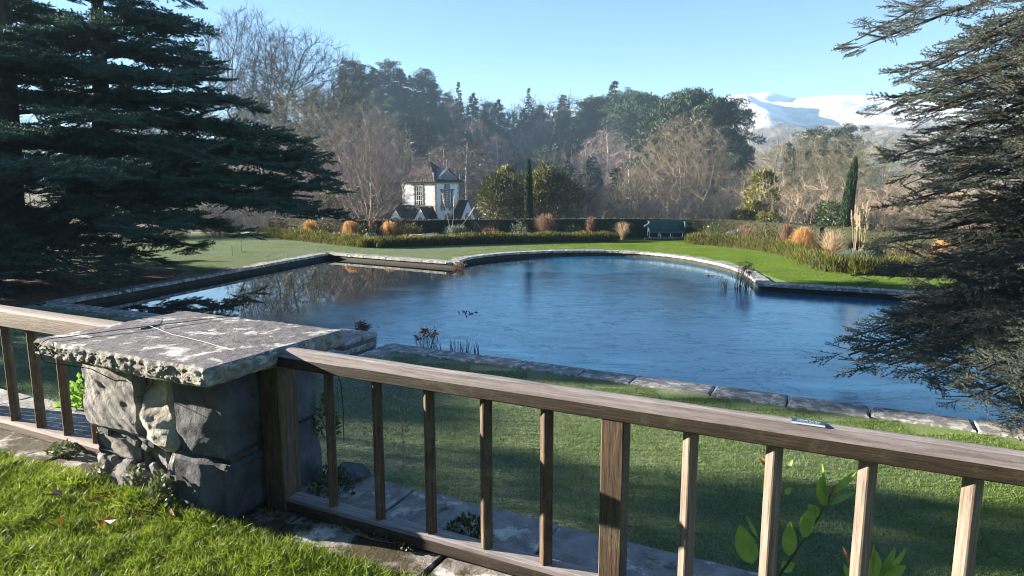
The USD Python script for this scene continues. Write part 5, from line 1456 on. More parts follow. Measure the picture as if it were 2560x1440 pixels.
def cedar(t, seed, limbs, protos, spacing, sec_gap, sec_len, size, bark='cedar_bark', sag=0.10, thick=1.0, tip_only=0.0):
    """limbs: (start, azimuth, length, slope). Fills the thing t with limbs and foliage."""
    rng = np.random.default_rng(seed)
    wood_m, pos, xd, upv = [], [], [], []
    for (st, az, L, slope) in limbs:
        st = np.asarray(st, float)
        u = np.linspace(0, 1, 9)
        bendaz = az + rng.normal(0, 0.18)
        h = np.column_stack([np.cos(az + (bendaz - az) * u) * L * u, np.sin(az + (bendaz - az) * u) * L * u, L * (slope * u - sag * u ** 2 * 1.6) + 0.12 * np.sin(u * 5 + rng.uniform(0, 6)) * u])
        p = st + h
        r0 = (0.028 * L ** 0.9 * 0.55 + 0.012) * thick
        wood_m.append(tube(p, r0 * (1 - 0.88 * u) + 0.006, 6))
        s = 0.14 * L + rng.uniform(0, sec_gap)
        sg = 1
        while s < L:
            f = s / L
            q = np.array([np.interp(f, u, p[:, k]) for k in range(3)])
            tan = unit(np.array([np.interp(min(f + .05, 1), u, p[:, k]) - np.interp(f - .05, u, p[:, k]) for k in range(3)]))
            sg = -sg
            a = sg * rng.uniform(0.65, 1.15)
            d = np.array([tan[0] * math.cos(a) - tan[1] * math.sin(a), tan[0] * math.sin(a) + tan[1] * math.cos(a), tan[2] * 0.5 + rng.normal(0, 0.10)])
            l = min(sec_len, (L - s) * 0.55 + 0.45) * rng.uniform(0.6, 1.15)
            e = q + d * l + [0, 0, -sag * l * 0.6]
            wood_m.append(segs([q], [e], (0.011 + 0.006 * l) * thick, 0.006 * thick, 4))
            m = max(1, int(l / spacing))
            w = (np.arange(m) + rng.uniform(0, 0.8, m)) / m
            c = q + (e - q) * w[:, None]
            b = rng.normal(0, 0.75, m)
            dd = np.column_stack([d[0] * np.cos(b) - d[1] * np.sin(b), d[0] * np.sin(b) + d[1] * np.cos(b), rng.normal(0.02, 0.13, m)])
            keep = rng.uniform(size=m) > tip_only * (1 - w)
            pos.append(c[keep]); xd.append(dd[keep])
            s += sec_gap * rng.uniform(0.6, 1.4)
        pos.append(p[-1:]); xd.append(p[-1:] - p[-2:-1])
    pos, xd = np.vstack(pos), unit(np.vstack(xd))
    upv = unit(np.array([0, 0, 1.0]) + rng.normal(0, 0.28, pos.shape))
    q = quat_from_mats(frames(xd, upv))
    obj('limbs', wood_m, bark, t)
    scatter(f'{t}/foliage', protos, pos + rng.normal(0, 1, pos.shape) * [0.05, 0.05, 0.06], q, size * rng.uniform(0.65, 1.25, len(pos)), rng.integers(0, len(protos), len(pos)))
    return len(pos)


rng = np.random.default_rng(71)
sp_l = []
for k in range(4):
    a, b = spray(rng, 0.74, 8, 6, 0.075, 0.024, 0.8, 0.004)
    sp_l.append([(b, 'cedar_needle'), (a, 'cedar_twig')])
big = thing('cedar_tree', 'huge dark layered cedar filling the left of the picture', 'tree')
tr1 = spline([(-18.2, 23.8, -1.5), (-18.0, 23.9, 1.5), (-17.8, 24.0, 5), (-17.6, 24.2, 10), (-17.4, 24.2, 15)], 20)
tr2 = spline([(-17.7, 23.8, -0.8), (-16.2, 24.1, 0.8), (-15.0, 24.3, 2.6), (-14.6, 24.4, 5.5), (-14.4, 24.4, 9), (-14.2, 24.5, 13)], 20)
tr3 = spline([(-18.0, 24.3, 0.4), (-19.5, 25.5, 2.6), (-20.2, 26, 6), (-20.4, 26.2, 12)], 16)
obj('trunk', [tube(tr1, np.interp(np.linspace(0, 1, 20), [0, .08, .4, 1], [0.78, .55, .42, .08]), 12), tube(tr2, np.interp(np.linspace(0, 1, 20), [0, .2, .6, 1], [0.42, .34, .22, .05]), 10), tube(tr3, np.interp(np.linspace(0, 1, 16), [0, .2, .6, 1], [0.40, .32, .22, .05]), 10)], 'cedar_bark', big, smooth=True)
limbs = []
def on(tr, z):
    return np.array([np.interp(z, tr[:, 2], tr[:, k]) for k in range(3)])
for k in range(96):
    z = -0.2 + 14.0 * (k / 96) ** 1.05 + rng.normal(0, 0.15)
    tr = (tr1, tr2, tr2, tr3)[k % 4]
    z = np.clip(z, tr[0, 2] + 0.3, tr[-1, 2] - 0.2)
    # wide sector facing the viewer and the pond; fewer behind
    a = rng.uniform(-2.6, 0.9) if rng.uniform() < 0.8 else rng.uniform(0.9, 3.6)
    reach = np.interp(z, [-0.5, 1.2, 2.4, 3.4, 4.7, 6.1, 8, 11, 15], [4.5, 7.6, 8.6, 7.4, 5.7, 4.5, 3.2, 2.4, 1.2])
    if tr is tr1 or tr is tr3:
        reach += 1.6
    limbs.append((on(tr, z), a, reach * rng.uniform(0.66, 1.0), rng.uniform(0.02, 0.16) - (0.12 if z < 1.0 else 0)))
# the long low boughs that reach over the lawn and the pond corner
for z, a, L, sl in [(1.9, -0.18, 9.0, 0.06), (1.5, -0.02, 9.2, 0.05), (2.3, -0.32, 9.0, 0.08), (2.7, -0.10, 8.6, 0.09), (3.2, -0.22, 7.9, 0.10), (3.8, -0.05, 7.0, 0.11), (1.3, -0.48, 7.4, 0.04), (0.4, -0.85, 7.4, -0.06), (0.2, -1.15, 7.0, -0.04), (4.6, -0.2, 5.7, 0.12), (5.4, -0.1, 4.7, 0.13), (6.2, -0.25, 4.0, 0.13), (7.2, -0.1, 3.2, 0.15), (0.5, -1.5, 6.0, 0.0), (1.0, -1.35, 7.0, 0.02)]:
    limbs.append((on(tr2 if z > 1 else tr1, z), a, L, sl))
for k in range(18):
    limbs.append((on((tr1, tr3)[k % 2], 0.9 + 2.8 * k / 18), rng.uniform(-2.3, -0.7), rng.uniform(4.0, 6.5), 0.04))
n_l = cedar(big, 72, limbs, sp_l, 0.19, 0.27, 2.3, 1.0)

sp_r = []
for k in range(4):
    a, b = spray(rng, 0.52, 8, 8, 0.040, 0.0115, 0.75, 0.0048)
    sp_r.append([(b, 'cedar_needle_grey'), (a, 'cedar_twig')])
near = thing('cedar_tree', 'grey green cedar boughs hanging in from the right edge', 'tree')
tr = spline([(15.2, 13.2, -1.5), (15.1, 13.1, 2), (15.0, 13.0, 6), (14.9, 13.0, 11)], 16)
obj('trunk', tube(tr, np.interp(np.linspace(0, 1, 16), [0, .1, 1], [0.7, .5, .12]), 10), 'cedar_bark', near, smooth=True)
limbs = []
for (xt, yt, d, z0) in [  # tips as seen in the photograph, their distance and where the bough leaves the trunk
        (2215, 60, 10.5, 5.6), (2225, 190, 10.0, 5.2), (2260, 240, 11.0, 4.6), (2300, 20, 9.5, 5.4), (2330, 120, 11.5, 5.3), (2235, 25, 12.0, 6.4), (2340, 215, 10.5, 4.6), (2400, 60, 10.0, 5.0), (2360, 290, 11.5, 4.2), (2420, 180, 9.0, 4.4), (2480, 100, 8.6, 4.6), (2290, 320, 11.0, 3.9),
        (2250, 410, 11.0, 3.0), (2300, 450, 10.5, 2.7), (2270, 480, 12.0, 2.8), (2330, 380, 11.8, 3.3), (2380, 430, 9.8, 2.8), (2440, 330, 9.4, 3.4), (2400, 510, 10.6, 2.3), (2480, 420, 9.0, 2.7), 
        (2290, 660, 11.0, 1.1), (2370, 690, 10.6, 0.9), (2440, 620, 10.2, 1.2), (2290, 760, 10.6, 0.5), (2230, 870, 9.4, 0.3), (2250, 810, 10.2, 0.5), (2215, 925, 9.0, 0.0), (2270, 950, 9.0, 0.1), (2330, 860, 9.8, 0.3), (2400, 780, 10.0, 0.5), (2440, 880, 9.2, 0.3), (2300, 1000, 8.6, -0.2), (2380, 1010, 8.6, -0.1), (2470, 1060, 8.2, -0.2), (2510, 980, 8.6, 0.1), (2530, 800, 9.0, 0.5), (2520, 700, 9.4, 0.9), (2540, 560, 9.4, 1.7), (2545, 250, 8.6, 3.6), (2550, 1090, 7.8, -0.2), (2420, 960, 9.2, 0.1), (2350, 930, 9.4, 0.2), (2320, 690, 9.8, 0.9), (2290, 820, 9.6, 0.4), (2350, 1040, 8.2, -0.3), (2430, 1070, 8.0, -0.3), (2490, 900, 8.4, 0.2), (2400, 850, 9.6, 0.3), (2460, 300, 9.6, 3.8), (2500, 40, 9.0, 5.0), (2380, 150, 10.0, 4.8), (2360, 480, 9.6, 2.6), (2420, 540, 9.2, 2.0), (2470, 500, 8.8, 2.2), (2480, 600, 9.0, 1.6), (2430, 420, 9.2, 2.9), (2390, 330, 9.6, 3.6), (2450, 560, 9.6, 1.9), (2500, 640, 8.8, 1.3), (2500, 330, 8.8, 3.4), (2430, 640, 9.4, 1.3), (2340, 430, 10.2, 3.0), (2420, 250, 9.2, 4.2), (2400, 380, 9.4, 3.2), (2440, 470, 9.0, 2.6), (2350, 350, 10.4, 3.6), (2330, 640, 9.4, 1.2), (2300, 720, 9.2, 0.8), (2260, 900, 8.8, 0.2), (2310, 900, 8.6, 0.1), (2330, 1010, 8.2, -0.2), (2300, 940, 8.6, 0.0), (2370, 800, 9.0, 0.6), (2420, 720, 9.0, 0.9), (2450, 1010, 8.2, 0.0), (2390, 900, 8.4, 0.2), (2480, 740, 10.4, 0.8), (2340, 740, 11.0, 0.8)]:
    tip = at_d(xt + (165 if yt < 300 else 195 if yt < 630 else 190), yt, d)
    st = on(tr, z0 + 0.6) + [0, 0.9 * (d - 10.3), 0]
    v = tip - st
    L = float(np.hypot(v[0], v[1]))
    sag = 0.16
    limbs.append((st, math.atan2(v[1], v[0]), L, v[2] / L + sag * 1.6))
    if yt > 640 or xt > 2330:
        jx, jy = rng.uniform(50, 130), rng.uniform(-45, 45)
        v = at_d(xt + 100 + jx, yt + jy, d + rng.uniform(-0.5, 0.5)) - st
        L = float(np.hypot(v[0], v[1]))
        limbs.append((st + [0, rng.uniform(-.5, .5), rng.uniform(-.3, .3)], math.atan2(v[1], v[0]), L, v[2] / L + sag * 1.6))
n_r = cedar(near, 73, limbs, sp_r, 0.19, 0.21, 1.0, 0.85, sag=0.16, thick=0.6)

#@@GARDEN
# ------------------------------------------------------------------ hedges
rng = np.random.default_rng(81)


def yew_hedge(name, label, path, w, h, matn, leafmat, zb=LAWN, rough=0.06, density=260):
    """A clipped hedge: a bumpy solid with leaf flecks all over."""
    t = thing(name, label, 'hedge')
    p = polyline_points(path, 0.4)
    d = unit(np.gradient(p, axis=0)); n = np.stack([-d[:, 1], d[:, 0]], 1)
    prof = [(-w / 2, 0), (-w / 2, h * .5), (-w / 2 + .02, h - .05), (-w / 2 + .08, h), (w / 2 - .08, h), (w / 2 - .02, h - .05), (w / 2, h * .5), (w / 2, 0)]
    k = len(prof)
    v = np.array([[*(p[i] + n[i] * a), zb + b] for i in range(len(p)) for a, b in prof])
    v += (np.stack([meshkit.fbm(v * 1.6 + 20 * j, 3, 7) for j in range(3)], 1) - 0.5) * rough
    kk = np.arange(k - 1)
    f = np.vstack([np.vstack([np.stack([i * k + kk, i * k + kk + 1, i * k + kk + 1 + k], 1), np.stack([i * k + kk, i * k + kk + 1 + k, i * k + kk + k], 1)]) for i in range(len(p) - 1)])
    ends = [np.stack([np.zeros(k - 2, int), np.arange(1, k - 1), np.arange(2, k)], 1), np.stack([np.zeros(k - 2, int), np.arange(2, k), np.arange(1, k - 1)], 1) + (len(p) - 1) * k]
    f = np.vstack([f] + ends)
    obj('core', (v, f), 'hedge_core', t)
    tm = trimesh.Trimesh(v, f, process=False)
    m = int(density * len(p) * 0.4)
    pts, fi = trimesh.sample.sample_surface(tm, m, seed=5)
    nor = tm.face_normals[fi]
    cz = p.mean(0)
    # point every normal outwards from the hedge's middle line
    _, ci = cKDTree(p).query(pts[:, :2])
    outv = np.column_stack([pts[:, :2] - p[ci], (pts[:, 2] - zb - h * 0.5)])
    nor = np.where(((nor * outv).sum(1) < 0)[:, None], -nor, nor)
    obj('foliage', leaves(pts - nor * 0.02, nor + rng.normal(0, 0.45, nor.shape) + [0, 0, 0.25], 0.085 * rng.uniform(.6, 1.3, m), 0.045, rng), leafmat, t, kind='stuff')


cut = int(np.argmin(np.linalg.norm(hedge_path - [15.6, 33.0], axis=1)))
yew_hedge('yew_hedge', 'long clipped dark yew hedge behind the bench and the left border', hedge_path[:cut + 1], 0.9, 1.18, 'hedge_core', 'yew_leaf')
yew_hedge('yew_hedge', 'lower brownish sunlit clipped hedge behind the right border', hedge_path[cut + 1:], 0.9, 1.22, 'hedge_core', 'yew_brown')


def shoot_hedge(name, label, path, w, h, n_per_m=1150):
    """A low hedge of upright feathery shoots."""
    t = thing(name, label, 'low hedge')
    p = polyline_points(path, 0.1)
    L = 0.1 * len(p); n = int(n_per_m * L)
    k = rng.integers(0, len(p), n)
    d = unit(np.gradient(p, axis=0)); nn = np.stack([-d[:, 1], d[:, 0]], 1)
    off = rng.uniform(-1, 1, n) * w / 2
    mound = meshkit.fbm(np.column_stack([k * 0.1 / 0.55, off * 1.5, 0 * off]), 3, 6)
    hh = h * (0.72 + 0.5 * mound) * (1 - 0.42 * (np.abs(off) / (w / 2)) ** 3)
    b = np.column_stack([p[k] + nn[k] * off[:, None] + rng.normal(0, .04, (n, 2)), np.full(n, LAWN)])
    z0 = hh * rng.uniform(0.0, 0.72, n)
    side = np.column_stack([nn[k] * (off / (w / 2))[:, None] * 0.35, np.ones(n)]) + rng.normal(0, 0.16, (n, 3))
    base = b + np.column_stack([0 * z0, 0 * z0, z0])
    tip = base + unit(side) * (hh - z0)[:, None].clip(0.06, 0.20)
    obj('shoots', blades(base, tip, 0.020 * rng.uniform(.6, 1.3, n), None, rng), 'hedge_shoot', t, kind='stuff')
    q = polyline_points(path, 0.5)[1:-1]
    dd = unit(np.gradient(q, axis=0)); mm = np.stack([-dd[:, 1], dd[:, 0]], 1)
    vv, ff, kk = [], [], np.arange(5)
    for i in range(len(q)):
        for a, z in ((-.42, 0), (-.36, .5), (0, .62), (.36, .5), (.42, 0)):
            vv.append([*(q[i] + mm[i] * a * w), LAWN + z * h])
    for i in range(len(q) - 1):
        o = i * 5
        ff += [np.stack([o + kk[:4], o + kk[1:], o + kk[1:] + 5], 1), np.stack([o + kk[:4], o + kk[1:] + 5, o + kk[:4] + 5], 1)]
    obj('core', (np.array(vv), np.vstack(ff)), 'hedge_core', t)


shoot_hedge('low_hedge', 'low feathery green hedge along the left border, running towards the pavilion', low_left, 1.1, 0.74)
shoot_hedge('low_hedge', 'low feathery hedge in shade, curving left of the bench', low_mid, 1.1, 0.72)
shoot_hedge('low_hedge', 'long yellow green low hedge curving right of the bench', low_right, 1.1, 0.80)
shoot_hedge('low_hedge', 'short rusty green low hedge nearest the right cedar', low_right2, 1.0, 0.84)

# ------------------------------------------------------------------ border plants


def fountain(name, label, c, R, H, n, matn, droop=0.5, w=0.012, cat='ornamental grass', spread=0.12, upright=0.0, extra=None):
    """A clump of grass whose blades arch outwards."""
    t = thing(name, label, cat, c)
    a = rng.uniform(0, 2 * np.pi, n)
    rr = R * rng.uniform(0.15, 1, n) ** 0.7
    h = H * rng.uniform(0.45, 1.05, n) * (1 - 0.25 * (rr / R) ** 2)
    rr = rr * rng.uniform(0.6, 1.25, n)
    b = np.column_stack([np.cos(a), np.sin(a), 0 * a]) * (rng.uniform(0, 1, (n, 1)) ** 0.5 * spread * R) * [1, 1, 0]
    u = np.column_stack([np.cos(a), np.sin(a), 0 * a])
    p1 = b + u * (rr * 0.25)[:, None] + np.column_stack([0 * a, 0 * a, h * 0.62])
    p2 = b + u * (rr * 0.62)[:, None] + np.column_stack([0 * a, 0 * a, h])
    p3 = b + u * rr[:, None] + np.column_stack([rng.normal(0, .07, n), rng.normal(0, .07, n), h * (1 - droop * rng.uniform(-0.15, 1.1, n))])
    side = np.column_stack([-np.sin(a), np.cos(a), 0 * a]) + rng.normal(0, .5, (n, 3))
    side = unit(side) * w / 2
    v = np.stack([b - side, b + side, p1 + side, p1 - side, p2 + side * .8, p2 - side * .8, p3], 1).reshape(-1, 3)
    f = np.array([[0, 1, 2], [0, 2, 3], [3, 2, 4], [3, 4, 5], [5, 4, 6]])
    obj('blades', (v, (f[None] + (np.arange(n) * 7)[:, None, None]).reshape(-1, 3)), matn, t)
    if extra:
        extra(t)
    return t


def gnd(x, y):
    p = at_z(x, y, LAWN)
    return (p[0], p[1], LAWN)


def bush(name, label, c, R, H, n, size, leafmat, cat='shrub', stems=14):
    t = thing(name, label, cat, c)
    p = unit(rng.normal(size=(n, 3))) * rng.uniform(0.25, 1, (n, 1)) ** 0.55
    p[:, 2] = np.abs(p[:, 2])
    p = p * (0.72 + 0.55 * meshkit.fbm(p * 2.4 + R * 9, 3, 3))[:, None] * [R, R, H]
    obj('leaves', leaves(p, unit(p) + rng.normal(0, .5, p.shape) + [0, 0, .5], size * rng.uniform(.6, 1.3, n), size * 0.4, rng), leafmat, t)
    a = rng.uniform(0, 6.28, stems)
    e = np.column_stack([np.cos(a) * R * .7, np.sin(a) * R * .7, H * rng.uniform(.6, 1.0, stems)])
    obj('stem', segs(np.zeros((stems, 3)), e, 0.012, 0.005, 3), 'dead_stem', t)


def thicket(name, label, c, R, H, n, matn='dead_stem', cat='shrub', r=0.006):
    """Thin bare upright stems."""
    t = thing(name, label, cat, c)
    a = rng.uniform(0, 6.28, n); q = rng.uniform(0, 1, n) ** .5 * R
    b = np.column_stack([np.cos(a) * q * .6, np.sin(a) * q * .6, 0 * a])
    e = b + np.column_stack([np.cos(a) * q * .5, np.sin(a) * q * .5, H * rng.uniform(.5, 1, n)]) + rng.normal(0, .06, (n, 3))
    m = b + (e - b) * rng.uniform(.4, .8, (n, 1))
    s = m + unit(rng.normal(0, 1, (n, 3)) + [0, 0, 1.2]) * H * .28
    obj('stem', [segs(b, e, r, r * .5, 3), segs(m, s, r * .7, r * .4, 3)], matn, t)


# left border, from left to right
fountain('ornamental_grass', 'pinkish tan grass clump at the left end behind the cedar tip', (-12.0, 39.6, LAWN), 0.65, 1.25, 700, 'tawny_blade', 0.4, 0.014)
fountain('ornamental_grass', 'round orange grass clump, left of the two by the pavilion', (-9.3, 38.4, LAWN), 0.62, 1.35, 900, 'tawny_blade', 0.85, 0.014)
fountain('ornamental_grass', 'round orange grass clump, right of the two before the pavilion', (-7.0, 38.0, LAWN), 0.62, 1.25, 900, 'tawny_blade', 0.85, 0.014)
fountain('ornamental_grass', 'round brown grass clump standing before the hedge near the left cypress', (2.05, 40.0, LAWN), 0.85, 1.60, 1100, 'brown_blade', 0.35, 0.014)
fountain('ornamental_grass', 'small dull brown grass clump between the left cypress and the bench', (4.75, 40.3, LAWN), 0.42, 1.45, 420, 'brown_blade', 0.3, 0.012)
fountain('ornamental_grass', 'wispy pinkish upright grass between the two orange clumps', (-8.2, 38.9, LAWN), 0.45, 1.75, 260, 'dead_stem', 0.1, 0.010)
fountain('pampas_tuft', 'silvery green arching tussock before the white pavilion', (-3.15, 38.0, LAWN), 0.95, 1.05, 1000, 'leaf_silver', 0.75, 0.014, 'pampas grass')


def plumes(pts, L=0.55):
    def add(t):
        for q in pts:
            q = np.array(q, float)
            st = np.array([0.12 * q[0] / max(abs(q[0]), .1), 0, 0.2])
            obj('stem', tube(spline([st, st + (q - st) * .5, q], 8), 0.008, 4), 'straw_blade', t)
            n = 170
            u = rng.uniform(0, 1, n); d = unit(q - st)
            c = q - d * 0.1 + d * (u * L)[:, None] + rng.normal(0, .012, (n, 3))
            obj('plume', tris(c, d * 1.0 + rng.normal(0, .28, (n, 3)), 0.13 * (1.1 - u), 0.020, rng), 'plume', t)
    return add


t = thing('pampas_plumes', 'two white pampas stems leaning before the pavilion wall', 'pampas grass', (-3.4, 37.8, LAWN))
for q in ((-0.45, 0.0, 2.35), (0.10, 0.1, 2.2), (1.05, -0.1, 1.65)):
    q = np.array(q)
    obj('stem', tube(spline([(0, 0, 0.3), q * .5 + [0, 0, .12], q], 8), 0.007, 4), 'straw_blade', t)
    n = 120
    u = rng.uniform(0, 1, n)
    obj('plume', tris(q - unit(q) * 0.15 + unit(q) * (u * .5)[:, None] + rng.normal(0, .015, (n, 3)), unit(q) + rng.normal(0, .25, (n, 3)), 0.13, 0.022, rng), 'plume', t)
bush('border_shrub', 'olive leaved shrub right of the orange grasses', (-5.75, 38.0, LAWN), 0.9, 1.15, 1800, 0.10, 'leaf_olive')
bush('border_shrub', 'dull green shrub between the orange grasses', (-8.4, 38.0, LAWN), 0.6, 1.0, 900, 0.10, 'leaf_olive')
bush('border_shrub', 'dark leaved shrub at the left end of the border under the cedar tip', (-12.3, 40.2, LAWN), 0.9, 1.0, 1300, 0.10, 'leaf_green')
bush('border_shrub', 'grey green shrub right of the pinkish grass', (-11.0, 39.5, LAWN), 0.8, 1.05, 1200, 0.10, 'leaf_olive')
bush('border_shrub', 'silvery shrub in shade left of the brown grass clump', (0.4, 39.7, LAWN), 0.75, 1.1, 900, 0.09, 'leaf_silver')
bush('border_shrub', 'greyish shrub in shade right of the brown grass clump', (3.6, 39.8, LAWN), 0.75, 0.95, 900, 0.09, 'leaf_green')
bush('border_shrub', 'brown faded shrub in the shaded middle of the border', (-1.3, 39.2, LAWN), 0.8, 0.75, 900, 0.09, 'brown_blade')
for x0, y0, lab in ((-9.9, 37.6, 'spiky silver green tuft left of the left orange clump'), (-7.9, 37.0, 'spiky silver green tuft between the orange clumps')):
    fountain('spiky_plant', lab, (x0, y0, LAWN), 0.55, 0.65, 260, 'leaf_silver', 0.35, 0.03, 'spiky plant')
fountain('spiky_plant', 'thin pale spiky grass left of the bench', (6.6, 39.7, LAWN), 0.75, 1.15, 240, 'straw_blade', 0.15, 0.012, 'ornamental grass')
thicket('dry_stems', 'dry brown stems before the hedge right of the silvery tussock', (-1.6, 40.0, LAWN), 0.9, 1.2, 120)
thicket('dry_stems', 'tall dry stems behind the left orange clump', (-9.9, 39.3, LAWN), 0.9, 1.6, 120)
thicket('dry_stems', 'dry stems standing before the pavilion gables', (-6.4, 38.9, LAWN), 0.8, 1.7, 70)
for k, (x0, y0, lab) in enumerate(((-5.2, 36.8, 'pale rock behind the low hedge, left of the tussock'), (-4.6, 37.4, 'long pale rock under the olive shrub'), (-4.2, 36.4, 'pale jagged rock right beside the silvery tussock'))):
    v, f = rock((1.0, 0.5, 0.62), 30 + k, 0.25, 2)
    obj('garden_rock', (v + [x0, y0, LAWN + 0.25], f), 'grey_rock', smooth=25, label=lab, cat='rock')

# right border
fountain('ornamental_grass', 'drooping golden grass clump at the middle of the right border', (13.45, 30.6, LAWN), 0.75, 1.35, 1300, 'tawny_blade', 0.8, 0.014)
fountain('ornamental_grass', 'brown upright grass just left of the golden drooping clump', (13.25, 32.0, LAWN), 0.45, 1.50, 600, 'brown_blade', 0.25, 0.013)
fountain('ornamental_grass', 'pale wispy fan of grass right of the golden clump', (14.1, 29.2, LAWN), 0.95, 1.35, 420, 'straw_blade', 0.15, 0.012)
fountain('ornamental_grass', 'tawny grass clump at the right end near the cedar', (15.9, 24.3, LAWN), 0.60, 1.35, 1200, 'tawny_blade', 0.7, 0.013)
fountain('pampas_grass', 'tall pale pampas plumes above a grey green tussock in the right border', (13.6, 26.0, LAWN), 0.95, 0.80, 1000, 'leaf_silver', 0.7, 0.014, 'pampas grass',
         extra=plumes([(-0.22, 0, 1.95), (-0.10, .1, 1.85), (0.0, -.05, 2.05), (0.10, .05, 1.9), (0.20, 0, 2.10), (0.30, .05, 1.9), (-0.30, .05, 1.75), (0.05, .15, 1.7), (0.24, -.1, 1.6), (-0.16, -.1, 1.55)], 0.62))
fountain('spiky_plant', 'spiky grey green plant behind the low hedge right of the bench', (12.2, 36.4, LAWN), 0.65, 0.85, 300, 'leaf_silver', 0.3, 0.04, 'spiky plant')
fountain('spiky_plant', 'bluish spiky tuft under the golden grass clump', (13.3, 29.4, LAWN), 0.45, 0.6, 220, 'leaf_silver', 0.4, 0.03, 'spiky plant')
bush('border_shrub', 'green shrub left of the brown upright grass', (13.0, 33.8, LAWN), 0.85, 1.15, 1300, 0.10, 'leaf_olive')
bush('border_shrub', 'dark shrub right behind the right arm of the bench', (11.8, 39.0, LAWN), 0.9, 1.0, 1100, 0.09, 'leaf_green')
bush('border_shrub', 'dull shrub between the bench and the spiky plant', (13.2, 37.6, LAWN), 0.8, 1.1, 1000, 0.09, 'brown_blade')
bush('border_shrub', 'rusty brown low shrub below the wispy fan of grass', (13.5, 28.4, LAWN), 0.7, 0.55, 1000, 0.08, 'brown_blade')
bush('border_shrub', 'olive shrub right of the pampas plumes', (15.2, 25.6, LAWN), 0.95, 0.95, 1500, 0.09, 'leaf_olive')
bush('border_shrub', 'bright green leafy shrub low beside the pampas tussock', (14.3, 25.1, LAWN), 0.65, 0.6, 900, 0.09, 'leaf_green')
thicket('dry_stems', 'dry stems before the brownish hedge right of the plumes', (15.6, 26.6, LAWN), 0.8, 1.1, 110)

# shrubs beyond the gravel path at the left
for k, (x0, y0, h0, lab) in enumerate(((-19.5, 44.0, 2.4, 'brown bare shrub behind the gravel path, nearest the hedge end'), (-22.5, 43.0, 2.8, 'brown bare shrub behind the gravel path, second from the hedge end'), (-25.5, 42.0, 2.6, 'brown bare shrub left of the path under the cedar boughs'), (-17.4, 46.0, 2.4, 'bare shrub directly beyond the hedge end'), (-28.5, 41.0, 2.6, 'brown bare shrub seen under the low boughs at left'))):
    copy_of(C_SHRUBP if k % 2 else C_SHRUB, 'bare_shrub', lab, 'shrub', (x0, y0, LAWN - 0.3), k * 1.3, (h0 / 5 * 1.3, h0 / 5 * 1.3, h0 / 5))
for k, (x0, y0, lab) in enumerate(((-18.6, 42.2, 'low faded shrub at the end of the hedge'), (-21.0, 41.0, 'low faded shrub along the gravel path'), (-24.0, 40.2, 'low faded shrub behind the cedar boughs'))):
    thicket('dry_stems', lab, (x0, y0, LAWN), 1.3, 1.1, 260, 'brown_blade')

# stakes with string on the lawn
stk = []
for k, (x0, y0, yt, lab) in enumerate(((533, 624, 600, 'thin black stake on the lawn, left of three'), (581, 640, 615, 'thin black stake on the lawn, nearest of three'), (604, 630, 602, 'thin black stake on the lawn, right of three'))):
    b = at_z(x0, y0, LAWN); h = (y0 - yt) / FPX * b[1] * 1.02
    obj('stake', tube([b, b + [0, 0, h]], 0.012, 6), 'black_metal', label=lab, cat='stake')
    stk.append(b + [0, 0, h * .95])
e = at_z(640, 636, LAWN)
obj('guide_string', [tube(spline([stk[0], (stk[0] + stk[1]) / 2 - [0, 0, .15], stk[1]], 8), 0.006, 4), tube(spline([stk[1], (stk[1] + stk[2]) / 2 - [0, 0, .05], stk[2]], 8), 0.006, 4), tube([stk[2], e], 0.006, 4)], 'black_metal', label='black string strung between the lawn stakes', cat='string')

# reeds and water plants
def reeds(name, label, c, R, H, n, matn, heads=0, w=0.010):
    t = thing(name, label, 'water plant', c)
    a = rng.uniform(0, 6.28, n); q = rng.uniform(0, 1, n) ** .5 * R
    b = np.column_stack([np.cos(a) * q, np.sin(a) * q * .7, 0 * a])
    e = b + np.column_stack([rng.normal(0, .12 * H, n), rng.normal(0, .12 * H, n), H * rng.uniform(.5, 1, n)])
    obj('stem', [segs(b, b + (e - b) * .6, w / 2, w / 2.4, 3), segs(b + (e - b) * .6, e + rng.normal(0, .04 * H, (n, 3)), w / 2.4, w / 6, 3)], matn, t)
    if heads:
        k = rng.integers(0, n, heads)
        c2 = np.repeat(e[k], 14, 0)
        obj('seed_head', leaves(c2, rng.normal(0, 1, c2.shape) * [1, 1, .6] + [0, 0, -.35], 0.12, 0.018, rng), matn, t, kind='stuff')


reeds('water_plant', 'dark umbrella topped water plant by the near coping corner', tuple(at_z(1068, 873, WATER)), 0.22, 0.50, 26, 'reed_dark', 16)
reeds('water_plant', 'dark bushy water plant beyond the flat stone pier', tuple(at_z(903, 846, WATER)), 0.16, 0.42, 40, 'reed_dark', 18)
for (x0, y0, lab) in ((1095, 875, 'short reed tuft right beside the umbrella topped plant'), (1132, 880, 'reed tuft on the near coping, third from its corner'), (1153, 885, 'reddish reed tuft left of two thin ones'), (1168, 885, 'thin upright reed, left of the last pair'), (1190, 890, 'thin upright reed, last along the near coping'), (936, 850, 'thin reeds at the tip of the flat stone pier')):
    reeds('reed', lab, tuple(at_z(x0, y0, WATER)), 0.07, 0.32, 9, 'reed_dark', 0, 0.012)
reeds('water_plant', 'rusty dead water plant where the curved coping meets the straight one', (7.78, 22.1, WATER), 0.32, 0.95, 46, 'brown_blade', 22, 0.016)
reeds('reed', 'small straw and green reed tuft left of the rusty water plant', (7.1, 22.0, WATER), 0.16, 0.45, 18, 'straw_blade', 0, 0.016)
reeds('water_plant', 'small straw coloured plant at the left corner of the curved edge', (-2.2, 27.45, WATER), 0.28, 0.32, 40, 'straw_blade', 6, 0.014)

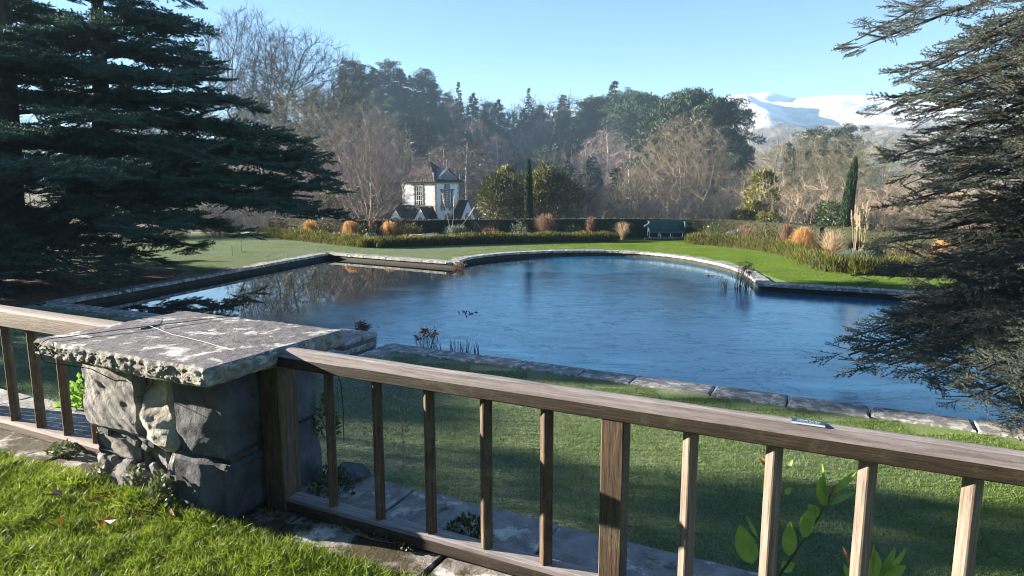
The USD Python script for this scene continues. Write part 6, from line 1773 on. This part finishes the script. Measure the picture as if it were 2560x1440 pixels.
# flat stone pier at the near edge
pier = thing('stone_pier', 'flat dark stone pier of two slabs beside the near edge of the pond', 'stone pier', (-2.80, 13.36, 0), FROT)
obj('slab', slab(-0.95, 0.0, -0.42, 0.06, -1.33, -1.24, 41, 0.03, 0.08), 'ledge_stone', pier, smooth=40)
obj('slab', slab(-0.95, -0.01, -0.95, -0.43, -1.33, -1.235, 42, 0.03, 0.08), 'ledge_stone', pier, smooth=40)
obj('base', box(-0.93, -0.04, -0.93, 0.03, -1.9, -1.325), 'wall_stone', pier)

# floating leaves and twigs on the ice
for (x0, y0, lab) in ((1166, 782, 'dark leaf lying on the ice in the middle of the pond'), (1780, 690, 'dark twig on the ice before the rusty water plant')):
    p = at_z(x0, y0, WATER)
    c = p + rng.normal(0, .12, (12, 3)) * [1.5, 1, 0] + [0, 0, 0.01]
    obj('floating_leaves', leaves(c, rng.normal(0, 1, (12, 3)) * [1, 1, .15], 0.13, 0.06, rng), 'reed_dark', label=lab, cat='floating leaves')

# ------------------------------------------------------------------ the bench
bench = thing('garden_bench', 'long teal painted garden bench with scrolled arms before the dark hedge', 'bench', (9.27, 40.0, LAWN), 0.0)
obj('plinth', bbox(-1.30, 1.30, -0.42, 0.42, 0.0, 0.11, 0.01), 'dark_step', bench)
obj('seat', bbox(-1.08, 1.08, -0.32, 0.22, 0.50, 0.545, 0.012), 'teal_paint', bench)
obj('apron', bbox(-1.06, 1.06, -0.30, -0.27, 0.42, 0.498, 0.005), 'teal_paint', bench)
bk = obj('backrest', [bbox(-1.06, 1.06, 0.235, 0.27, 0.55, 1.12, 0.006), bbox(-1.10, 1.10, 0.20, 0.29, 1.122, 1.165, 0.012)], 'teal_paint', bench)
for k in range(3):
    x0 = -0.98 + k * 0.667
    fr = [box(x0, x0 + 0.60, 0.20, 0.232, 1.00, 1.06), box(x0, x0 + 0.60, 0.20, 0.232, 0.62, 0.68), box(x0, x0 + 0.06, 0.20, 0.232, 0.682, 0.998), box(x0 + 0.54, x0 + 0.60, 0.20, 0.232, 0.682, 0.998)]
    obj('panel', fr, 'teal_paint', bench)
for sx in (-1, 1):
    pr = [(1.06, 1.10), (1.10, 0.99), (1.17, 0.93), (1.26, 0.89), (1.32, 0.86), (1.33, 0.81), (1.29, 0.77), (1.22, 0.78), (1.15, 0.80), (1.10, 0.76), (1.08, 0.66), (1.06, 0.56)]
    poly = Polygon([(sx * a, b) for a, b in pr]).buffer(0)
    am = trimesh.creation.extrude_polygon(poly, 0.42, engine='earcut')
    v = np.array(am.vertices)[:, [0, 2, 1]]; v[:, 1] = v[:, 1] - 0.28
    obj('arm', (v, np.array(am.faces)[:, ::-1]), 'teal_paint', bench)
for xx in (-1.04, -0.36, 0.34, 1.04):
    for yy in (-0.28, 0.20):
        obj('leg', tube([(xx, yy, 0.11), (xx, yy, 0.30), (xx, yy, 0.50)], [0.028, 0.022, 0.03], 8), 'teal_paint', bench)
obj('stretcher', bbox(-1.04, 1.04, -0.295, -0.265, 0.16, 0.20, 0.004), 'teal_paint', bench)

# ------------------------------------------------------------------ the white pavilion
pav = thing('garden_pavilion', 'white two storey garden pavilion with stone slate roof and gabled wings', 'pavilion', (at_d(1088, 500, 73)[0], 73.0, 0), math.radians(-30))
WL = 4.55
EV = 2.05
obj('wall', box(-WL, 0, 0, WL, -7.5, EV), 'render_white', pav)
obj('cornice', [bbox(-WL - .14, .14, -.14, WL + .14, EV - .02, EV + .14, .02)], 'quoin_stone', pav)
for (cx, cy) in ((0, 0), (-WL, 0), (0, WL)):
    q = []
    z = -7.0
    k = 0
    while z < EV - 0.3:
        a = 0.34 if k % 2 else 0.22
        b = 0.22 if k % 2 else 0.34
        x0, x1 = (cx - a, cx + .03) if cx == 0 else (cx - .03, cx + a)
        y0, y1 = (cy - .03, cy + b) if cy == 0 else (cy - b, cy + .03)
        q.append(bbox(x0, x1, y0, y1, z + .01, z + .29, .012)); z += .30; k += 1
    obj('quoins', q, 'quoin_stone', pav, kind='stuff')


def window(parent, face, c, w, h, z0, cols, rows, surround=0.16):
    """face 'y': on the wall y = 0 looking to -y; face 'x': on the wall x = 0 looking to +x."""
    def tr(b):
        v, f = b
        if face == 'x':
            v = np.column_stack([-v[:, 1], v[:, 0], v[:, 2]])
        return v, f
    fr = obj('window', tr(box(c - w / 2, c + w / 2, -0.012, -0.002, z0, z0 + h)), 'window_dark', parent)
    s = []
    z = z0 - surround; k = 0
    while z < z0 + h + surround - 0.05:
        e = surround + (0.09 if k % 2 else 0)
        s += [bbox(c - w / 2 - e, c - w / 2, -0.07, 0.0, z + .005, z + .245, .01), bbox(c + w / 2, c + w / 2 + e, -0.07, 0.0, z + .005, z + .245, .01)]; z += 0.25; k += 1
    s += [bbox(c - w / 2 + .002, c + w / 2 - .002, -0.07, 0, z0 + h, z0 + h + .2, .01), bbox(c - w / 2 - .25, c + w / 2 + .25, -0.12, 0, z0 - .14, z0 - .002, .02)]
    obj('window_surround', [tr(b) for b in s], 'dressed_stone', parent)
    bars = [box(c - w / 2 + i * w / cols - .022, c - w / 2 + i * w / cols + .022, -0.035, -0.013, z0, z0 + h) for i in range(cols + 1)]
    bars += [box(c - w / 2, c + w / 2, -0.032, -0.0135, z0 + i * h / rows - .022, z0 + i * h / rows + .022) for i in range(rows + 1)]
    obj('glazing_bars', [tr(b) for b in bars], 'sash_white', parent)


window(pav, 'y', -2.25, 0.95, 2.05, -0.35, 4, 4)
window(pav, 'x', 2.2, 0.62, 1.55, -0.15, 3, 6, 0.14)
# ornate surround of the right-hand window: pilasters, cornice, brackets, crest
orn = []
for yy in (1.25, 3.15):
    orn.append(bbox(0, .14, yy - .16, yy + .16, -0.35, 1.25, .02))
orn += [bbox(0, .22, 0.95, 3.45, 1.26, 1.42, .02), bbox(0, .20, 0.95, 3.45, -0.62, -0.36, .03)]
for yy in (1.1, 1.7, 2.7, 3.3):
    orn.append(bbox(0, .16, yy - .11, yy + .11, -0.95, -0.63, .03))
v, f = rock((.22, .9, .62), 3, .25, 2); orn.append((v + [.05, 2.2, 1.66], f))
obj('window_crest', orn, 'dressed_stone', pav)
v, f = rock((.16, 1.15, 1.7), 8, .30, 3, 2.6, .35)
obj('wall_ornament', (v + [.02, 2.25, -2.15], f), 'dressed_stone', pav, label='dark round ornament low on the right wall')
# main roof: bell-cast pyramid of rough slate courses
courses = []
nC = 15
OV = 0.32
for k in range(nC):
    t0, t1 = k / nC, (k + 1) / nC
    sh = lambda t: (WL / 2 + OV) * (1 - t) ** 1.12 + 0.12
    zz = lambda t: EV + .14 + 2.15 * t
    c0, c1 = sh(t0), sh(t1)
    segn = max(2, int(c0 * 2 / 0.34))
    for side in range(4):
        for j in range(segn):
            a0, a1 = -1 + 2 * j / segn + .01, -1 + 2 * (j + 1) / segn - .01
            lift = 0.05 + rng.uniform(-.02, .025)
            q = np.array([[a0 * c0, -c0 - .04, zz(t0) - .03], [a1 * c0, -c0 - .04, zz(t0) - .03], [a1 * c1, -c1 - .0, zz(t1) + .02], [a0 * c1, -c1 - .0, zz(t1) + .02]])
            q = np.vstack([q, q + [0, -.02, lift]])
            ca, sa = math.cos(side * math.pi / 2), math.sin(side * math.pi / 2)
            q[:, :2] = q[:, :2] @ np.array([[ca, sa], [-sa, ca]])
            q += [-WL / 2, WL / 2, 0]
            h = trimesh.convex.convex_hull(q)
            courses.append((np.array(h.vertices), np.array(h.faces)))
rf = obj('roof', join(courses), 'roof_slate', pav)
def finial(c, h, r, parent, matn='dressed_stone'):
    pr = [(0.5, 0), (0.5, .08), (.3, .12), (.22, .5), (.3, .56), (.25, .62), (.62, .80), (.75, .86), (.6, .9), (.3, .97), (0.02, 1)]
    m = trimesh.creation.revolve(np.array([(a * r, b * h) for a, b in pr]), sections=10)
    v = np.array(m.vertices) + c
    return obj('finial', (v, np.array(m.faces)), matn, parent, smooth=40)
finial((-WL / 2, WL / 2, EV + 2.15), 1.25, .26, pav)
# pediment over the right-hand wall
pd = trimesh.creation.extrude_polygon(Polygon([(-.25, 0), (WL + .25, 0), (WL / 2, 1.35)]), 0.45, engine='earcut')
v = np.array(pd.vertices)
obj('pediment', (np.column_stack([v[:, 2] - .30, v[:, 0], v[:, 1] + EV + .14]), np.array(pd.faces)), 'dressed_stone', pav)
v, f = rock((.14, 2.4, .85), 12, .3, 2, 3.0, .3); obj('pediment_carving', (v + [.17, WL / 2, EV + .56], f), 'lead', pav)
gr = []
for sg, (ya, yb) in ((1, (-.36, WL / 2)), (-1, (WL + .36, WL / 2))):
    a, b = np.array([0, ya, EV + .10]), np.array([0, yb, EV + 1.56])
    q = np.array([a + [.26, 0, 0], b + [.26, 0, 0], a + [-2.3, 0, 0], b + [-2.3, 0, 0]]); q = np.vstack([q, q + [0, 0, .09]])
    h = trimesh.convex.convex_hull(q); gr.append((np.array(h.vertices), np.array(h.faces)))
obj('gable_roof', gr, 'lead', pav)
for yy, z0 in ((-.25, EV + .2), (WL / 2, EV + 1.62), (WL + .25, EV + .2)):
    finial((.05, yy, z0), .95, .2, pav)
# low wings with slate roofs and white gables
def wing(x0, x1, y0, y1, ze, zr, along):
    w = obj('wing_wall', box(x0, x1, y0, y1, -7.5, ze), 'render_white', pav)
    if along == 'x':
        ym = (y0 + y1) / 2
        pts = [np.array([[x0 - .2, y0 - .25, ze], [x1 + .0, y0 - .25, ze], [x0 - .2, ym, zr], [x1 + .0, ym, zr]]), np.array([[x0 - .2, y1 + .25, ze], [x1 + .0, y1 + .25, ze], [x0 - .2, ym, zr], [x1 + .0, ym, zr]])]
    else:
        xm = (x0 + x1) / 2
        pts = [np.array([[x0 - .25, y0, ze], [x0 - .25, y1 + .2, ze], [xm, y0, zr], [xm, y1 + .2, zr]]), np.array([[x1 + .25, y0, ze], [x1 + .25, y1 + .2, ze], [xm, y0, zr], [xm, y1 + .2, zr]])]
    ms = []
    for q in pts:
        q = np.vstack([q, q + [0, 0, .12]]); h = trimesh.convex.convex_hull(q)
        m = trimesh.Trimesh(h.vertices, h.faces).subdivide_to_size(.35)
        v = np.array(m.vertices); v[:, 2] += (meshkit.fbm(v * 3, 3, 2) - .5) * .10; ms.append((v, np.array(m.faces)))
    obj('wing_roof', ms, 'roof_slate', pav)


wing(-WL - 0.3, 0.35, -1.95, -0.02, -2.2, -0.45, 'x')
wing(0.02, 1.15, 3.05, 5.95, -2.0, 0.0, 'x')


def gable(cx, cy, w, h, zb, face, niche):
    pr = Polygon([(-w / 2, -3.5), (w / 2, -3.5), (w / 2, 0), (0, h), (-w / 2, 0)])
    m = trimesh.creation.extrude_polygon(pr, .5, engine='earcut'); v = np.array(m.vertices)
    rot = (lambda q: np.column_stack([q[:, 0], -q[:, 2], q[:, 1]])) if face == 'y' else (lambda q: np.column_stack([q[:, 2], q[:, 0], q[:, 1]]))
    obj('gable', (rot(v) + [cx, cy, zb], np.array(m.faces)), 'render_white', pav)
    ms = []
    for sg in (-1, 1):
        a, b = np.array([sg * (w / 2 + .06), -.08]), np.array([0, h + .02])
        q = np.array([[*a, .2], [*b, -.7], [*a, .54], [*b, .54]]); q = np.vstack([q, q + [0, .08, 0]])
        hh = trimesh.convex.convex_hull(q); ms.append((rot(np.array(hh.vertices)) + [cx, cy, zb], np.array(hh.faces)))
    obj('gable_roof', ms, 'roof_slate', pav)
    t = np.linspace(0, np.pi, 9)
    pts = [(-w * .2, -.35)] + [(-w * .2 * math.cos(a), .0 + w * .22 * math.sin(a)) for a in t] + [(w * .2, -.35)]
    nm = trimesh.creation.extrude_polygon(Polygon(pts).buffer(0), .03, engine='earcut')
    nv = np.array(nm.vertices); nv[:, 2] += .5
    obj('niche', (rot(nv) + [cx, cy, zb], np.array(nm.faces)), 'dressed_stone', pav)


gable(-3.7, -1.75, 1.9, 1.25, -2.0, 'y', 0)
gable(-0.35, -1.75, 1.7, 1.35, -1.9, 'y', 0)
gable(0.75, 4.5, 2.9, 1.95, -1.9, 'x', 0)

total = 0
for p in Usd.PrimRange(stage.GetPseudoRoot(), Usd.PrimAllPrimsPredicate):
    if p.IsA(UsdGeom.Mesh):
        total += len(UsdGeom.Mesh(p).GetFaceVertexCountsAttr().Get() or [])
print('triangles', total, 'sprays', n_l, n_r, 'wood', cnt)
